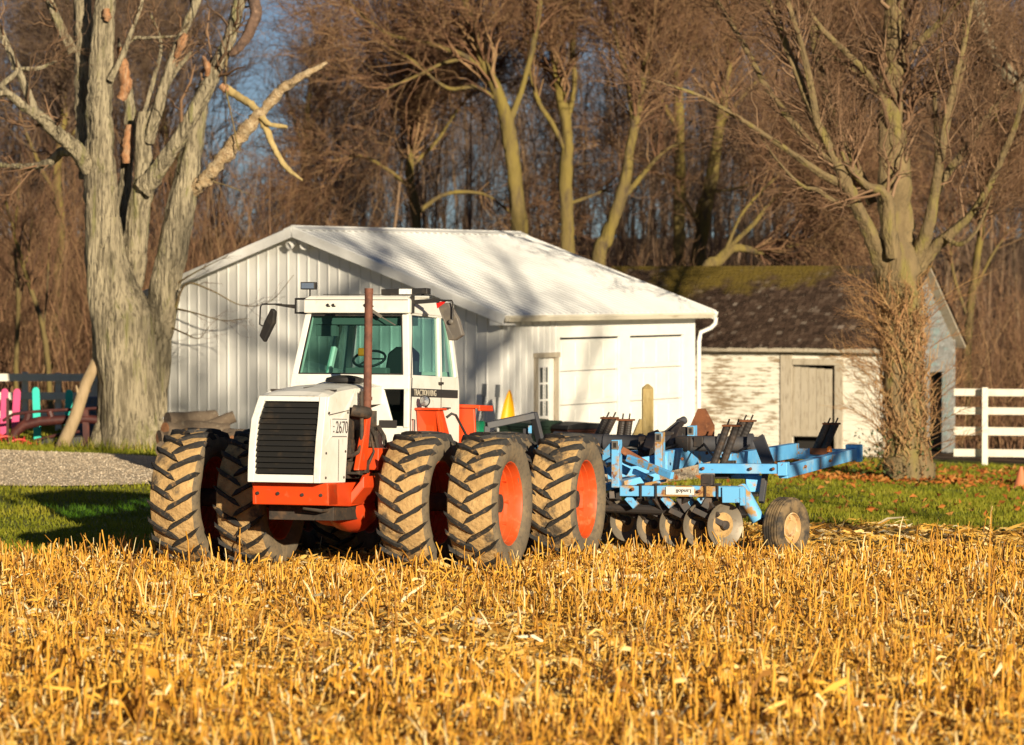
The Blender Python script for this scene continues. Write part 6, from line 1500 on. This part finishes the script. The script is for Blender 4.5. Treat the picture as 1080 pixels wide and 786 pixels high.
# twelve stalk shapes, copied for the nearest, largest stalks
var = []
for k in range(12):
    r_ = np.random.default_rng(300 + k)
    hh = np.array([1.0]); K = 7; s = np.linspace(0, 1, K)
    lx, ly = r_.normal() * .07, r_.normal() * .07
    Pk = np.stack([lx * s + r_.normal(size=K) * .006, ly * s + r_.normal(size=K) * .006, s - .06 * (1 - s)], -1)[None]
    Rk = (0.030 * np.array([1.15, 1.0, 1.08, .95, 1.02, .92, .85]))[None]
    Vk, Fk = tubes(Pk, Rk, 8); tp_ = np.arange(K * 8).reshape(K, 8)[-1]
    Vk[-8:, 2] += np.linspace(-.04, .06, 8) * r_.normal()
    m_ = 3; bs = Pk[0][[2, 3, 5]]; an = r_.random(m_) * 6.28
    d = np.stack([np.cos(an) * .75, np.sin(an) * .75, .5 * r_.random(m_)], -1)
    V2, F2 = ribbons(r_, bs, d, .45 + .5 * r_.random(m_), .07 + .06 * r_.random(m_), .3 + .5 * r_.random(m_))
    V, F = cat([(Vk, Fk), (V2, F2)])
    var.append((V, F, tp_, np.concatenate([np.full(len(Vk), .15 + .7 * r_.random()), np.repeat(r_.random(m_), 8)])))
protos = []
for k, (V, F, tp_, rr) in enumerate(var):
    oo = np_mesh('corn_stalk', V, [F, tp_[None, :]], M['straw'], None, rnd=rr); protos.append(oo)
LAB = 'short cut corn stalk standing in the near part of the stubble field'
for j, i in enumerate(order):
    o = protos[j] if j < 12 else protos[j % 12].copy()
    if j >= 12: COL.objects.link(o)
    hh = float(h[i]); o.location = (float(x[i]), float(y[i]), GZ(x[i], y[i]) - .005)
    o.scale = (hh * .75 + .06, hh * .75 + .06, hh)
    o.rotation_euler = (float(stub.normal() * .10), float(stub.normal() * .10), float(stub.random() * 6.28))
    tag(o, LAB, 'corn stalk', 'cut corn stalks standing nearest')
for (u, v0, v1, D, lab) in ((1040, 690, 546, 31.0, 'tallest thin corn stalk, rising to the lawn at the right picture edge'), (252, 600, 558, 40.2, 'corn stalk standing up against the dark lawn left of the tractor')):
    b = at(u, v0, D); tp = PX(u + 2, v1, D); hgt = tp.z - b.z
    o = protos[3].copy(); COL.objects.link(o); o.location = b; o.scale = (.28, .28, hgt); o.rotation_euler = (0.02, .03, 1.0); tag(o, lab, 'corn stalk')
# residue: leaves, husks and broken stalks lying on the soil
n = 130000
y = 14 + 36.5 * stub.random(n); x = (stub.random(n) * 2 - 1) * (.158 * y + 1.6); k = y < edge_y(x) + .1; x, y = x[k], y[k]; n = len(x)
lift = np.where(in_flat(x, y), .10, .05)
b = np.stack([x, y, gz(x, y) + .025 + lift * stub.random(n) ** 1.5], -1); an = stub.random(n) * 6.28
d = np.stack([np.cos(an), np.sin(an), .18 * stub.normal(size=n) + .06], -1)
L = .09 + .34 * stub.random(n) ** 1.6
V1, F1 = ribbons(stub, b, d, L, .010 + .040 * stub.random(n) ** 2.2, L * .25 * stub.random(n)); rn = [np.repeat(stub.random(n), 8)]
nh = 7000
yh = 14 + 36 * stub.random(nh); xh = (stub.random(nh) * 2 - 1) * (.158 * yh + 1.6); k = yh < edge_y(xh); xh, yh = xh[k], yh[k]; nh = len(xh)
an = stub.random(nh) * 6.28; d = np.stack([np.cos(an), np.sin(an), .35 * stub.random(nh)], -1); Lh = .12 + .24 * stub.random(nh)
V3, F3 = ribbons(stub, np.stack([xh, yh, gz(xh, yh) + .05 + .06 * stub.random(nh)], -1), d, Lh, .028 + .030 * stub.random(nh), Lh * .3 * stub.random(nh)); rn.append(np.repeat(.6 + .4 * stub.random(nh), 8))
m_ = 7000
y = 14 + 36 * stub.random(m_); x = (stub.random(m_) * 2 - 1) * (.158 * y + 1.6); k = y < edge_y(x) - .05; x, y = x[k], y[k]; m_ = len(x)
an = stub.random(m_) * 6.28; L = .12 + .3 * stub.random(m_); s = np.linspace(0, 1, 4)
el = np.abs(stub.normal(size=m_)) * .22
P = np.stack([x[:, None] + np.cos(an)[:, None] * L[:, None] * s, y[:, None] + np.sin(an)[:, None] * L[:, None] * s, gz(x, y)[:, None] + .04 + el[:, None] * L[:, None] * s], -1)
V2, F2 = tubes(P, np.repeat((.007 + .005 * stub.random(m_))[:, None], 4, 1), 5); rn.append(np.repeat(.2 + .7 * stub.random(m_), 20))
V, F = cat([(V1, F1), (V3, F3), (V2, F2)])
o = np_mesh('corn_residue', V, F, M['leafy_straw'], None, rnd=np.concatenate(rn)); tag(o, 'dry corn leaves and broken stalks littering the field', 'crop residue', kind='stuff')
